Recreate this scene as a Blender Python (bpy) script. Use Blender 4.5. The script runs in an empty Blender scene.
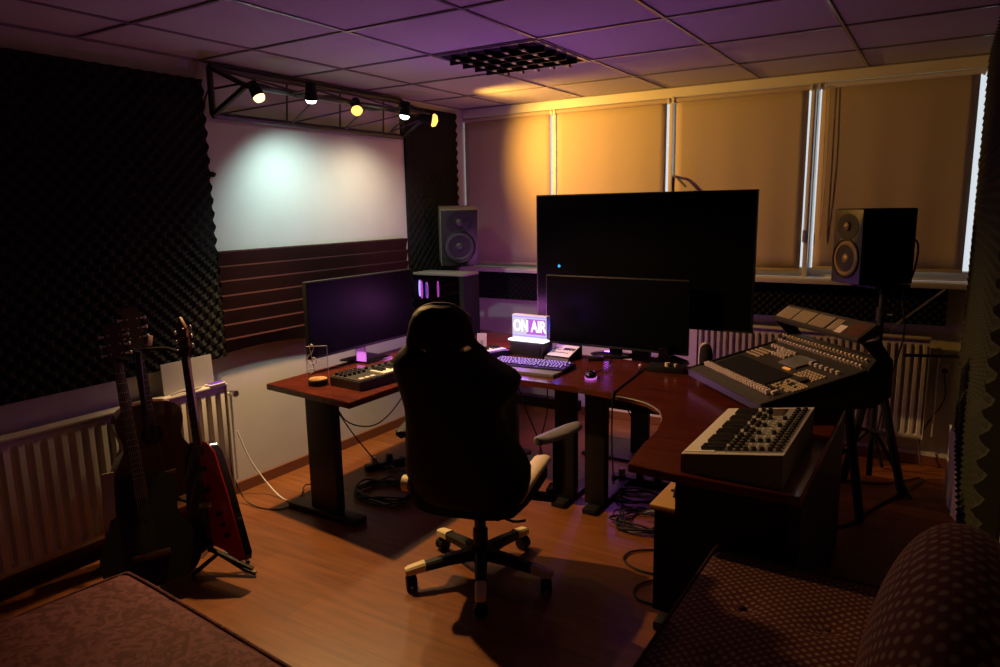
import bpy, bmesh, math, random
from mathutils import Vector, Matrix
random.seed(7)
PI = math.pi
scn = bpy.context.scene
COL = scn.collection
def RAD(d): return d * PI / 180

# ------------------------------------------------------------------ camera
def cam_matrix(yaw, pitch, roll, loc):
    f = Vector((-math.sin(yaw) * math.cos(pitch), math.cos(yaw) * math.cos(pitch), -math.sin(pitch)))
    r = Vector((math.cos(yaw), math.sin(yaw), 0)); u = r.cross(f)
    c, s = math.cos(roll), math.sin(roll)
    r2 = r * c + u * s; u2 = -r * s + u * c
    m = Matrix((r2, u2, -f)).transposed().to_4x4(); m.translation = loc
    return m
cd = bpy.data.cameras.new('camera'); cam = bpy.data.objects.new('camera', cd); COL.objects.link(cam)
cam.matrix_world = cam_matrix(.5593, .176, -.0178, Vector((3.495, -5.064, 1.661)))
cd.sensor_width = 36; cd.lens = 36 * 708.48 / 1000; cd.clip_start = .02
scn.camera = cam

# ------------------------------------------------------------------ world, light, exposure
w = bpy.data.worlds.new('daylight'); scn.world = w; w.use_nodes = True
w.node_tree.nodes['Background'].inputs[0].default_value = (.85, .93, 1, 1)
w.node_tree.nodes['Background'].inputs[1].default_value = .9
scn.view_settings.view_transform = 'Standard'; scn.view_settings.look = 'None'
scn.view_settings.exposure = 0; scn.view_settings.gamma = 1; scn.view_settings.use_curve_mapping = False
scn.cycles.max_bounces = 6; scn.cycles.diffuse_bounces = 2; scn.cycles.caustics_reflective = False
scn.cycles.caustics_refractive = False; scn.cycles.sample_clamp_indirect = 3

def spot(name, loc, aim, col, e, size, blend=.3, r=.03):
    l = bpy.data.lights.new(name, 'SPOT'); l.color = col; l.energy = e; l.spot_size = RAD(size)
    l.spot_blend = blend; l.shadow_soft_size = r
    o = bpy.data.objects.new(name, l); COL.objects.link(o); o.location = loc
    o.rotation_euler = (Vector(aim) - Vector(loc)).to_track_quat('-Z', 'Y').to_euler(); return o
def point(name, loc, col, e, r=.05):
    l = bpy.data.lights.new(name, 'POINT'); l.color = col; l.energy = e; l.shadow_soft_size = r
    o = bpy.data.objects.new(name, l); COL.objects.link(o); o.location = loc; return o
WARM = (1, .56, .20); ORANGE = (1, .42, .07); COOL = (.62, .95, .92); AMBER = (1, .48, .07)
# lamps on the truss: position of lens, aim, colour, watts, cone
LAMPS = [((.34, -2.40, 2.265), (1.6, -2.15, 0), WARM, 215, 106, .4),
         ((.46, -2.14, 2.275), (.0, -1.74, 1.05), COOL, 46, 120, 1),
         ((.34, -1.65, 2.275), (1.5, -2.7, .55), (1, .50, .14), 34, 112, .6),
         ((.45, -1.32, 2.265), (.1, -1.40, .5), (.98, .86, .60), 27, 145, 1),
         ((.37, -.93, 2.275), (1.42, 0, 2.0), AMBER, 140, 106, .9)]
for i, (p, a, c, e, s, b) in enumerate(LAMPS):
    d = (Vector(a) - Vector(p)).normalized()
    spot('truss_lamp_light', Vector(p) + d * .055, a, c, e, s, b)
point('sign_glow', (1.29, -1.33, .93), (.44, .12, 1), 2.6, .06)
spot('ceiling_fill', (1.30, -1.24, 1.03), (1.72, -2.25, 2.467), (.50, .10, 1), 24, 100, 1, .05)  # added violet fill washing the ceiling, has no fixture
point('wall_fill', (1.10, -.98, .96), (.80, .20, .80), 9, .06)  # added pink fill for the wall under the windows, no lamp there
point('radiator_fill', (1.55, -.50, .76), (.50, .09, 1), 3, .05)  # added violet fill behind the television for radiator and wall
point('bloom_fill', (1.45, -1.12, .92), (.05, .08, 1), .12, .02)  # added blue light imitating the sign's halo on the television

# ------------------------------------------------------------------ materials
MT = {}
def mat(name, col, rough=.6, metal=0, emit=None, es=0, bump=0, bscale=80, spec=.5, var=0, vscale=6, coat=0):
    m = bpy.data.materials.new(name); m.use_nodes = True; nt = m.node_tree; b = nt.nodes['Principled BSDF']
    b.inputs['Base Color'].default_value = (*col, 1); b.inputs['Roughness'].default_value = rough
    b.inputs['Metallic'].default_value = metal; b.inputs['Specular IOR Level'].default_value = spec
    b.inputs['Coat Weight'].default_value = coat
    if emit: b.inputs['Emission Color'].default_value = (*emit, 1); b.inputs['Emission Strength'].default_value = es
    tc = nt.nodes.new('ShaderNodeTexCoord')
    n = nt.nodes.new('ShaderNodeTexNoise'); n.inputs['Scale'].default_value = vscale; n.inputs['Detail'].default_value = 4
    nt.links.new(tc.outputs['Object'], n.inputs['Vector'])
    mx = nt.nodes.new('ShaderNodeMix'); mx.data_type = 'RGBA'
    v = var if var else .06
    mx.inputs[6].default_value = (*[max(0, c * (1 - v)) for c in col], 1); mx.inputs[7].default_value = (*[min(1, c * (1 + v)) for c in col], 1)
    nt.links.new(n.outputs['Fac'], mx.inputs[0]); nt.links.new(mx.outputs[2], b.inputs['Base Color'])
    if bump:
        n2 = nt.nodes.new('ShaderNodeTexNoise'); n2.inputs['Scale'].default_value = bscale
        nt.links.new(tc.outputs['Object'], n2.inputs['Vector'])
        bp = nt.nodes.new('ShaderNodeBump'); bp.inputs['Strength'].default_value = bump; bp.inputs['Distance'].default_value = .01
        nt.links.new(n2.outputs['Fac'], bp.inputs['Height']); nt.links.new(bp.outputs[0], b.inputs['Normal'])
    MT[name] = m; return m
mat('wall_paint', (.54, .51, .47), .8, bump=.04, bscale=40)
mat('ceiling_tile', (.50, .475, .475), .9, bump=.3, bscale=220, var=.05, vscale=60)
mat('ceiling_bar', (.22, .20, .20), .25, spec=.7)
mat('foam_black', (.014, .014, .013), .95, spec=.15)
mat('foam_olive', (.035, .037, .024), .95, spec=.15)
mat('foam_red', (.026, .0045, .006), .9, spec=.2, bump=.2, bscale=300)
mat('window_white', (.72, .70, .66), .4)
mat('radiator_white', (.55, .52, .47), .35)
mat('baseboard_wood', (.16, .055, .022), .4)
mat('black_metal', (.009, .009, .009), .45, spec=.35)
mat('truss_black', (.02, .019, .018), .38, spec=.6)
mat('black_plastic', (.009, .009, .010), .5, spec=.3)
mat('matte_black', (.008, .008, .009), .85, spec=.2)
mat('gloss_black', (.004, .004, .005), .08, spec=.5)
mat('screen', (.0015, .0015, .002), .36, spec=.05)
mat('black_leather', (.004, .004, .0045), .6, spec=.16, bump=.12, bscale=160)
mat('cream_leather', (.70, .60, .38), .5)
mat('grey_plastic', (.16, .16, .16), .5)
mat('mixer_grey', (.030, .029, .026), .42)
mat('mixer_panel', (.055, .052, .044), .5)
mat('knob_pale', (.70, .60, .54), .4)
mat('knob_dark', (.02, .02, .02), .4)
mat('led_pale', (.62, .50, .32), .5)
mat('lcd', (.14, .15, .15), .25)
mat('aluminium', (.62, .60, .54), .42, metal=.25)
mat('synth_panel', (.20, .20, .17), .5)
mat('white_key', (.80, .76, .68), .3)
mat('black_key', (.012, .012, .012), .3)
mat('card_grey', (.34, .33, .32), .7)
mat('case_brown', (.085, .072, .058), .55)
mat('paper', (.75, .74, .72), .7)
mat('wood_pale', (.48, .27, .10), .45)
mat('rosewood', (.045, .016, .008), .35)
mat('spruce_dark', (.07, .016, .008), .3, coat=.4)
mat('spruce_brown', (.055, .012, .006), .3, coat=.4)
mat('guitar_red', (.42, .012, .010), .22, coat=.6)
mat('steel', (.55, .55, .55), .3, metal=1)
mat('copper_cone', (.20, .14, .06), .45, metal=.4)
mat('cone_black', (.03, .03, .032), .55)
mat('cable_black', (.01, .01, .011), .5)
mat('cable_white', (.65, .62, .56), .5)
mat('fabric_grey', (.30, .29, .28), .9)
mat('curtain', (.62, .60, .62), .9)
mat('pipe', (.25, .22, .26), .5)
mat('lit_beige', (.20, .18, .15), .5)  # beige of light on case top and corner speaker put into the colour
mat('speaker_black', (.016, .015, .017), .42)
mat('carpet_dark', (.05, .05, .05), .9)

def emis(name, col, s):
    m = bpy.data.materials.new(name); m.use_nodes = True; nt = m.node_tree; nt.nodes.clear()
    o = nt.nodes.new('ShaderNodeOutputMaterial'); e = nt.nodes.new('ShaderNodeEmission')
    e.inputs[0].default_value = (*col, 1); e.inputs[1].default_value = s
    nt.links.new(e.outputs[0], o.inputs[0]); MT[name] = m; return m
emis('lens_warm', (1, .66, .26), 3.2); emis('lens_orange', (1, .50, .10), 2.4); emis('lens_cool', (.85, 1, .96), 6)
emis('sign_white', (.84, .74, .98), .86); emis('sign_letter', (1, .95, 1), 1.6); emis('sign_purple', (.62, .16, .85), .9)
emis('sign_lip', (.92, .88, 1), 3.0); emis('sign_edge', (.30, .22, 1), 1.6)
emis('rgb_white', (.55, .45, 1), 4); emis('rgb_pink', (.9, .12, .7), 2.0); emis('rgb_blue', (.1, .2, 1), 1.2)
emis('mouse_glow', (.7, .15, .75), .8); emis('key_glow', (.40, .14, .95), .55); emis('key_legend', (.60, .32, 1), 1.8); emis('violet_reflection', (.50, .12, .80), .55); emis('led_orange', (1, .32, .06), .7)
emis('glint_blue', (.05, .45, 1), 1.2)

def glass(name, col=(1, 1, 1), t=.9):
    m = bpy.data.materials.new(name); m.use_nodes = True; nt = m.node_tree; nt.nodes.clear()
    o = nt.nodes.new('ShaderNodeOutputMaterial'); mx = nt.nodes.new('ShaderNodeMixShader')
    a = nt.nodes.new('ShaderNodeBsdfTransparent'); g = nt.nodes.new('ShaderNodeBsdfGlossy')
    a.inputs[0].default_value = (*col, 1); g.inputs['Roughness'].default_value = .05
    mx.inputs[0].default_value = 1 - t
    nt.links.new(a.outputs[0], mx.inputs[1]); nt.links.new(g.outputs[0], mx.inputs[2]); nt.links.new(mx.outputs[0], o.inputs[0])
    MT[name] = m
glass('pane_glass', t=.93); glass('dark_glass', (.55, .55, .62), .92); glass('acrylic', (.97, .97, 1), .93)

def wood(name, c1, c2, plank=None, rough=.35, scale=1, coat=0):
    m = bpy.data.materials.new(name); m.use_nodes = True; nt = m.node_tree; b = nt.nodes['Principled BSDF']
    b.inputs['Roughness'].default_value = rough; b.inputs['Coat Weight'].default_value = coat
    tc = nt.nodes.new('ShaderNodeTexCoord'); mp = nt.nodes.new('ShaderNodeMapping')
    mp.inputs['Scale'].default_value = (1.3 * scale, 14 * scale, 5 * scale)
    nt.links.new(tc.outputs['Object'], mp.inputs[0])
    n = nt.nodes.new('ShaderNodeTexNoise'); n.inputs['Scale'].default_value = 2.2; n.inputs['Detail'].default_value = 8
    nt.links.new(mp.outputs[0], n.inputs['Vector'])
    cr = nt.nodes.new('ShaderNodeValToRGB'); cr.color_ramp.elements[0].position = .3; cr.color_ramp.elements[1].position = .72
    cr.color_ramp.elements[0].color = (*c1, 1); cr.color_ramp.elements[1].color = (*c2, 1)
    nt.links.new(n.outputs['Fac'], cr.inputs[0]); out = cr.outputs[0]
    if plank:
        br = nt.nodes.new('ShaderNodeTexBrick'); br.inputs['Scale'].default_value = 1
        br.inputs['Brick Width'].default_value = plank[0]; br.inputs['Row Height'].default_value = plank[1]
        br.inputs['Mortar Size'].default_value = .0018; br.offset = .37
        br.inputs['Color1'].default_value = (.86, .86, .86, 1); br.inputs['Color2'].default_value = (1.04, 1.02, 1, 1)
        br.inputs['Mortar'].default_value = (.6, .55, .5, 1)
        nt.links.new(tc.outputs['Object'], br.inputs['Vector'])
        mm = nt.nodes.new('ShaderNodeMix'); mm.data_type = 'RGBA'; mm.blend_type = 'MULTIPLY'; mm.inputs[0].default_value = 1
        nt.links.new(out, mm.inputs[6]); nt.links.new(br.outputs['Color'], mm.inputs[7]); out = mm.outputs[2]
    nt.links.new(out, b.inputs['Base Color']); MT[name] = m; return m
wood('floor_wood', (.15, .046, .0095), (.245, .086, .019), plank=(1.29, .192), rough=.42)
wood('desk_wood', (.048, .008, .005), (.12, .022, .010), rough=.24, scale=1.6, coat=.2)

def fabric_dots():
    m = bpy.data.materials.new('sofa_fabric'); m.use_nodes = True; nt = m.node_tree; b = nt.nodes['Principled BSDF']
    b.inputs['Roughness'].default_value = .85; b.inputs['Specular IOR Level'].default_value = .2
    tc = nt.nodes.new('ShaderNodeTexCoord')
    mp = nt.nodes.new('ShaderNodeMapping'); mp.inputs['Scale'].default_value = (44, 44, 44); mp.inputs['Rotation'].default_value = (0, 0, PI / 4)
    nt.links.new(tc.outputs['UV'], mp.inputs[0])
    ck = nt.nodes.new('ShaderNodeTexVoronoi'); ck.inputs['Randomness'].default_value = 0; ck.inputs['Scale'].default_value = 1
    ck.distance = 'EUCLIDEAN'; ck.voronoi_dimensions = '2D'
    nt.links.new(mp.outputs[0], ck.inputs['Vector'])
    cr = nt.nodes.new('ShaderNodeValToRGB'); cr.color_ramp.elements[0].position = .18; cr.color_ramp.elements[1].position = .36
    cr.color_ramp.elements[0].color = (.12, .085, .07, 1); cr.color_ramp.elements[1].color = (.042, .004, .006, 1)
    nt.links.new(ck.outputs['Distance'], cr.inputs[0]); nt.links.new(cr.outputs[0], b.inputs['Base Color']); MT['sofa_fabric'] = m
fabric_dots()
def fabric_floral():
    m = bpy.data.materials.new('floral_fabric'); m.use_nodes = True; nt = m.node_tree; b = nt.nodes['Principled BSDF']
    b.inputs['Roughness'].default_value = .8; b.inputs['Specular IOR Level'].default_value = .25
    tc = nt.nodes.new('ShaderNodeTexCoord')
    n = nt.nodes.new('ShaderNodeTexNoise'); n.inputs['Scale'].default_value = 22; n.inputs['Detail'].default_value = 4; n.inputs['Distortion'].default_value = 1.8
    nt.links.new(tc.outputs['Object'], n.inputs['Vector'])
    cr = nt.nodes.new('ShaderNodeValToRGB'); cr.color_ramp.elements[0].position = .44; cr.color_ramp.elements[1].position = .56
    cr.color_ramp.elements[0].color = (.075, .018, .024, 1); cr.color_ramp.elements[1].color = (.135, .045, .055, 1)
    nt.links.new(n.outputs['Fac'], cr.inputs[0]); nt.links.new(cr.outputs[0], b.inputs['Base Color']); MT['floral_fabric'] = m
fabric_floral()
def blind_mat():
    m = bpy.data.materials.new('blind_fabric'); m.use_nodes = True; nt = m.node_tree; nt.nodes.clear()
    o = nt.nodes.new('ShaderNodeOutputMaterial'); mx = nt.nodes.new('ShaderNodeMixShader'); mx.inputs[0].default_value = .016
    d = nt.nodes.new('ShaderNodeBsdfDiffuse'); t = nt.nodes.new('ShaderNodeBsdfTranslucent')
    tc = nt.nodes.new('ShaderNodeTexCoord'); n = nt.nodes.new('ShaderNodeTexNoise'); n.inputs['Scale'].default_value = 260
    nt.links.new(tc.outputs['Object'], n.inputs['Vector'])
    cr = nt.nodes.new('ShaderNodeValToRGB'); cr.color_ramp.elements[0].color = (.44, .37, .28, 1); cr.color_ramp.elements[1].color = (.60, .50, .38, 1)
    nt.links.new(n.outputs['Fac'], cr.inputs[0]); nt.links.new(cr.outputs[0], d.inputs[0])
    t.inputs[0].default_value = (.8, .62, .4, 1)
    nt.links.new(d.outputs[0], mx.inputs[1]); nt.links.new(t.outputs[0], mx.inputs[2]); nt.links.new(mx.outputs[0], o.inputs[0]); MT['blind_fabric'] = m
blind_mat()

# ------------------------------------------------------------------ mesh helpers
class G:
    def __init__(s): s.bm = bmesh.new(); s.M = Matrix()
    def _v(s, p): return s.bm.verts.new(s.M @ Vector(p))
    def box(s, c, d, rz=0, bevel=0, rot=None):
        R = rot if rot is not None else Matrix.Rotation(rz, 4, 'Z')
        T = s.M @ Matrix.Translation(c) @ R @ Matrix.Diagonal((d[0], d[1], d[2], 1))
        r = bmesh.ops.create_cube(s.bm, size=1, matrix=T)
        if bevel:
            es = list({e for v in r['verts'] for e in v.link_edges})
            bmesh.ops.bevel(s.bm, geom=es, offset=bevel, segments=2, affect='EDGES', profile=.6)
        return s
    def bx(s, x0, x1, y0, y1, z0, z1, bevel=0):
        return s.box(((x0 + x1) / 2, (y0 + y1) / 2, (z0 + z1) / 2), (abs(x1 - x0), abs(y1 - y0), abs(z1 - z0)), bevel=bevel)
    def cyl(s, a, b, r, r2=None, n=16, cap=True):
        a, b = Vector(a), Vector(b); d = b - a; L = d.length
        if L < 1e-6: return s
        T = s.M @ Matrix.Translation((a + b) / 2) @ d.to_track_quat('Z', 'Y').to_matrix().to_4x4()
        bmesh.ops.create_cone(s.bm, cap_ends=cap, segments=n, radius1=r, radius2=r if r2 is None else r2, depth=L, matrix=T); return s
    def tube(s, pts, r, n=8, closed=False, smooth=0):
        P = [Vector(p) for p in pts]
        if smooth:
            P = catmull(P, smooth, closed)
            if isinstance(r, (list, tuple)): r = [r[min(int(i / smooth), len(r) - 1)] * (1 - (i % smooth) / smooth) + r[min(int(i / smooth) + 1, len(r) - 1)] * ((i % smooth) / smooth) for i in range(len(P))]
        rings = []; N = len(P); prev = None
        for i, p in enumerate(P):
            if closed: t = P[(i + 1) % N] - P[i - 1]
            else: t = P[min(i + 1, N - 1)] - P[max(i - 1, 0)]
            t.normalize()
            if prev is None:
                a = Vector((0, 0, 1)) if abs(t.z) < .9 else Vector((1, 0, 0)); u = t.cross(a).normalized()
            else:
                u = prev - t * prev.dot(t); u = u.normalized() if u.length > 1e-6 else t.orthogonal().normalized()
            prev = u; v = t.cross(u)
            rr = r[i] if isinstance(r, (list, tuple)) else r
            rings.append([s._v(p + (u * math.cos(2 * PI * k / n) + v * math.sin(2 * PI * k / n)) * rr) for k in range(n)])
        M = N if closed else N - 1
        for i in range(M):
            A, B = rings[i], rings[(i + 1) % N]
            for k in range(n): s.bm.faces.new((A[k], A[(k + 1) % n], B[(k + 1) % n], B[k]))
        if not closed: s.bm.faces.new(rings[0][::-1]); s.bm.faces.new(rings[-1])
        return s
    def lathe(s, prof, n=32, T=None):
        T = T or Matrix(); rings = []
        for (r, z) in prof:
            rings.append([s._v(T @ Vector((max(r, 1e-4) * math.cos(2 * PI * k / n), max(r, 1e-4) * math.sin(2 * PI * k / n), z))) for k in range(n)])
        for A, B in zip(rings, rings[1:]):
            for k in range(n): s.bm.faces.new((A[k], A[(k + 1) % n], B[(k + 1) % n], B[k]))
        s.bm.faces.new(rings[0][::-1]); s.bm.faces.new(rings[-1]); return s
    def prism(s, out, z0, z1, T=None, bevel=0):
        T = T or Matrix()
        A = [s._v(T @ Vector((x, y, z0))) for x, y in out]; B = [s._v(T @ Vector((x, y, z1))) for x, y in out]
        n = len(out); s.bm.faces.new(A[::-1]); f = s.bm.faces.new(B)
        for k in range(n): s.bm.faces.new((A[k], A[(k + 1) % n], B[(k + 1) % n], B[k]))
        if bevel:
            bmesh.ops.bevel(s.bm, geom=list(f.edges), offset=bevel, segments=2, affect='EDGES')
        return s
    def loft(s, rings, closed=True, cap=True):
        R = [[s._v(p) for p in r] for r in rings]
        for A, B in zip(R, R[1:]):
            n = len(A)
            for k in range(n if closed else n - 1): s.bm.faces.new((A[k], A[(k + 1) % n], B[(k + 1) % n], B[k]))
        if cap and closed: s.bm.faces.new(R[0][::-1]); s.bm.faces.new(R[-1])
        return s
    def ball(s, c, r, seg=16, sc=(1, 1, 1)):
        bmesh.ops.create_uvsphere(s.bm, u_segments=seg, v_segments=seg // 2 + 2, radius=r, matrix=s.M @ Matrix.Translation(c) @ Matrix.Diagonal((*sc, 1))); return s
    def done(s, name, m, parent=None, smooth=True, uvbox=False):
        bmesh.ops.recalc_face_normals(s.bm, faces=s.bm.faces)
        if smooth:
            for f in s.bm.faces: f.smooth = True
            for e in s.bm.edges:
                if len(e.link_faces) == 2 and e.calc_face_angle(0) > .6: e.smooth = False
        if uvbox:
            uv = s.bm.loops.layers.uv.new()
            for f in s.bm.faces:
                nn = f.normal; ax = max(range(3), key=lambda i: abs(nn[i]))
                for l in f.loops:
                    c = l.vert.co; l[uv].uv = ((c.y, c.z), (c.x, c.z), (c.x, c.y))[ax]
        me = bpy.data.meshes.new(name); s.bm.to_mesh(me); s.bm.free()
        o = bpy.data.objects.new(name, me); COL.objects.link(o); me.materials.append(MT[m] if isinstance(m, str) else m)
        if parent is not None: o.parent = parent
        return o
def catmull(P, k, closed=False):
    out = []; N = len(P)
    for i in range(N if closed else N - 1):
        p0, p1, p2, p3 = (P[(i - 1) % N] if closed or i > 0 else P[0]), P[i], P[(i + 1) % N], (P[(i + 2) % N] if closed or i + 2 < N else P[-1])
        for j in range(k):
            t = j / k
            out.append(.5 * ((2 * p1) + (p2 - p0) * t + (2 * p0 - 5 * p1 + 4 * p2 - p3) * t * t + (3 * p1 - p0 - 3 * p2 + p3) * t ** 3))
    if not closed: out.append(P[-1])
    return out
def tag(o, label=None, cat=None, group=None, kind=None):
    if label: o['label'] = label
    if cat: o['category'] = cat
    if group: o['group'] = group
    if kind: o['kind'] = kind
    return o
def thing(name, label, cat, loc=(0, 0, 0), rz=0, group=None, rot=None):
    o = bpy.data.objects.new(name, None); COL.objects.link(o); o.location = loc
    o.rotation_euler = rot if rot else (0, 0, rz); o.empty_display_size = .05
    return tag(o, label, cat, group)
def struct(o, label=None, cat=None): return tag(o, label, cat, kind='structure')
def dup(root, loc=None, rz=None, label=None):
    r = root.copy(); COL.objects.link(r)
    if loc is not None: r.location = loc
    if rz is not None: r.rotation_euler = (0, 0, rz)
    if label: r['label'] = label
    for ch in list(root.children):
        c = ch.copy(); COL.objects.link(c); c.parent = r
        for g in list(ch.children):
            d = g.copy(); COL.objects.link(d); d.parent = c
    return r
def text(body, size, ext, m, parent, loc, rot, name, sx=1, bold=0):
    cu = bpy.data.curves.new(name, 'FONT'); cu.body = body; cu.size = size; cu.extrude = ext; cu.align_x = 'CENTER'; cu.align_y = 'CENTER'; cu.offset = bold
    o = bpy.data.objects.new(name, cu); COL.objects.link(o); cu.materials.append(MT[m]); o.parent = parent
    o.location = loc; o.rotation_euler = rot; o.scale = (sx, 1, 1); return o

# ------------------------------------------------------------------ room shell
H = 2.467; XR = 3.70; YB = -6.6
struct(G().bx(-.15, XR + .1, YB - .1, .15, -.05, 0).done('floor', 'floor_wood', smooth=False), 'orange-brown laminate plank floor', 'floor')
struct(G().bx(-.15, 0, YB, .15, 0, H + .1).done('wall_left', 'wall_paint', smooth=False), 'white painted wall on the truss side', 'wall')
struct(G().bx(XR, XR + .1, YB, .15, 0, H + .1).done('wall_right', 'wall_paint', smooth=False), 'wall behind the foam beside the armchair', 'wall')
struct(G().bx(-.15, XR + .1, YB - .1, YB, 0, H + .1).done('wall_back', 'foam_black', smooth=False), 'wall behind the viewer', 'wall')
g = G(); g.bx(-.1, XR, .02, .22, 0, 1.15); g.bx(-.1, XR, .02, .22, 2.42, H + .1); g.bx(-.1, -.02, .02, .22, 1.15, 2.42); g.bx(3.66, XR, .02, .22, 1.15, 2.42)
struct(g.done('wall_window', 'wall_paint', smooth=False), 'low wall under the window row', 'wall')
# suspended ceiling: tiles and bars
struct(G().bx(-.1, XR, YB, .2, H + .006, H + .1).done('ceiling', 'ceiling_tile', smooth=False), 'suspended ceiling of pale square tiles', 'ceiling')
GX = [.642 * i - .194 for i in range(1, 7)]; GY = [.642 * j - 3.790 for j in range(-4, 6)]
g = G()
for x in GX: g.bx(x - .007, x + .007, YB, 0, H - .001, H + .008)
for y in GY: g.bx(0, XR, y - .007, y + .007, H - .0015, H + .008)
g.bx(0, .022, YB, 0, H - .002, H + .008); g.bx(0, XR, -.022, .02, H - .002, H + .008)
struct(g.done('trim_1', 'ceiling_bar', smooth=False), 'metal bars between the ceiling tiles', 'ceiling grid')
# baseboards
struct(G().bx(0, .018, YB, -.02, 0, .065).done('baseboard_left', 'baseboard_wood', smooth=False))
struct(G().bx(0, XR, 0, .02, 0, .085).done('baseboard_window', 'wall_paint', smooth=False))
struct(G().bx(0, 3.68, -.012, .0195, .002, .06).done('trim_2', 'baseboard_wood', smooth=False))

# windows: four frames, panes, blinds
wf = [(-.02, .86), (.86, 1.79), (1.79, 2.72), (2.72, 3.66)]
for i, (a, b) in enumerate(wf):
    f = G(); z0, z1 = 1.17, 2.43
    f.bx(a, a + .022, .03, .10, z0, z1, .004); f.bx(b - .022, b, .03, .10, z0, z1, .004)
    f.bx(a + .022, b - .022, .03, .10, z0, z0 + .06, .004); f.bx(a + .022, b - .022, .03, .10, z1 - .05, z1, .004)
    fo = struct(f.done('window_%d' % (i + 1), 'window_white'), ['white framed window nearest the corner speaker', 'white framed window behind the left part of the television',
        'white framed window with the tilted handle', 'white framed window behind the speaker on the pole'][i], 'window')
    G().bx(a + .02, b - .02, .06, .066, z0 + .055, z1 - .045).done('pane', 'pane_glass', fo, smooth=False)
    if i == 2:
        G().bx(a + .012, a + .034, .005, .03, 1.74, 1.86, .004).tube([(a + .022, .0, 1.86), (a + .03, -.045, 1.86), (a + .06, -.05, 1.85), (a + .13, -.05, 1.78)], .009, smooth=3).done('handle', 'grey_plastic', fo)
struct(G().bx(-.02, 3.68, -.10, .035, 1.135, 1.17, .006).done('trim_3', 'window_white'), 'white window sill', 'window sill')
struct(G().bx(-.02, 3.68, -.005, .03, 2.40, 2.464).done('trim_4', 'window_white', smooth=False), 'white beam above the blinds', 'lintel')
for x in (.86, 1.79, 2.72):
    struct(G().bx(x - .014, x + .014, -.012, .03, 1.17, 2.405, .003).done('trim_5', 'window_white'), None, None)
blx = [(.012, .822, 'lit orange on one side and violet in the corner'), (.880, 1.755, 'glowing brightest yellow'), (1.820, 2.690, 'with the window handle beside it'), (2.765, 3.600, 'widest and dimmest, above the pole speaker')]
for i, (a, b, t) in enumerate(blx):
    zb = [1.205, 1.2, 1.215, 1.235][i]
    bl = thing('roller_blind', 'beige roller blind, ' + t, 'blind', ((a + b) / 2, .0, 2.38), group='roller blinds over the four windows')
    hw = (b - a) / 2; g = G()
    rows = []
    for j in range(13):
        z = -(2.38 - zb) * j / 12; rows.append([(-hw + 2 * hw * k / 16, .004 * math.sin(k * 1.3 + i) * (j / 12), z) for k in range(17)])
    A = [[g._v(p) for p in r] for r in rows]
    for r0, r1 in zip(A, A[1:]):
        for k in range(16): g.bm.faces.new((r0[k], r0[k + 1], r1[k + 1], r1[k]))
    fb = g.done('fabric', 'blind_fabric', bl)
    so = fb.modifiers.new('s', 'SOLIDIFY'); so.thickness = .0008
    G().cyl((-hw - .01, .0, .0), (hw + .01, .0, .0), .017).done('roller', 'blind_fabric' if i != 3 else 'window_white', bl)
    G().box((0, 0, -(2.38 - zb)), (2 * hw, .012, .02), bevel=.004).done('bottom_rail', 'window_white' if i == 9 else 'blind_fabric', bl)
    G().cyl((hw + .008, 0, 0), (hw + .022, 0, 0), .024).cyl((-hw - .022, 0, 0), (-hw - .008, 0, 0), .024).done('bracket', 'window_white', bl)
    if i == 3: G().tube([(-hw + .05, -.02, .0), (-hw + .055, -.022, -.5), (-hw + .04, -.02, -.97), (-hw + .035, -.02, -.5), (-hw + .03, -.02, 0)], .0016, n=5, smooth=4).done('pull_cord', 'grey_plastic', bl)
    if i == 2: G().tube([(hw + .018, -.02, .0), (hw + .014, -.02, -.9)], .0016, n=5).box((hw + .014, -.02, -.94), (.012, .01, .08), bevel=.004).done('pull_cord', 'curtain', bl)

# ceiling louvre light
lv = thing('louvre_light', 'square recessed ceiling light with dark louvre grid, switched off', 'ceiling light', (1.41, -1.543, H))
g = G(); a = .306
for s in (-1, 1): g.bx(s * a - .012, s * a + .012, -a - .012, a + .012, -.006, .004); g.bx(-a, a, s * a - .012, s * a + .012, -.006, .004)
g.done('frame', 'ceiling_bar', lv)
g = G().bx(-a, a, -a, a, -.002, .003); g.done('back_panel', 'matte_black', lv)
g = G()
for k in range(1, 5):
    y = -a + .1224 * k; g.bx(-a + .012, a - .012, y - .004, y + .004, -.034, -.004)
for k in range(1, 6):
    x = -a + .102 * k; g.bx(x - .003, x + .003, -a + .012, a - .012, -.030, -.004)
g.done('louvre', 'black_metal', lv)
g = G()
for k in range(5):
    for q in range(1, 6, 1): g.ball((-a + .102 * q, -a + .061 + .1224 * k, -.026), .013, 10, (1, 1.5, .5))
g.done('reflectors', 'steel', lv)

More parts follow.
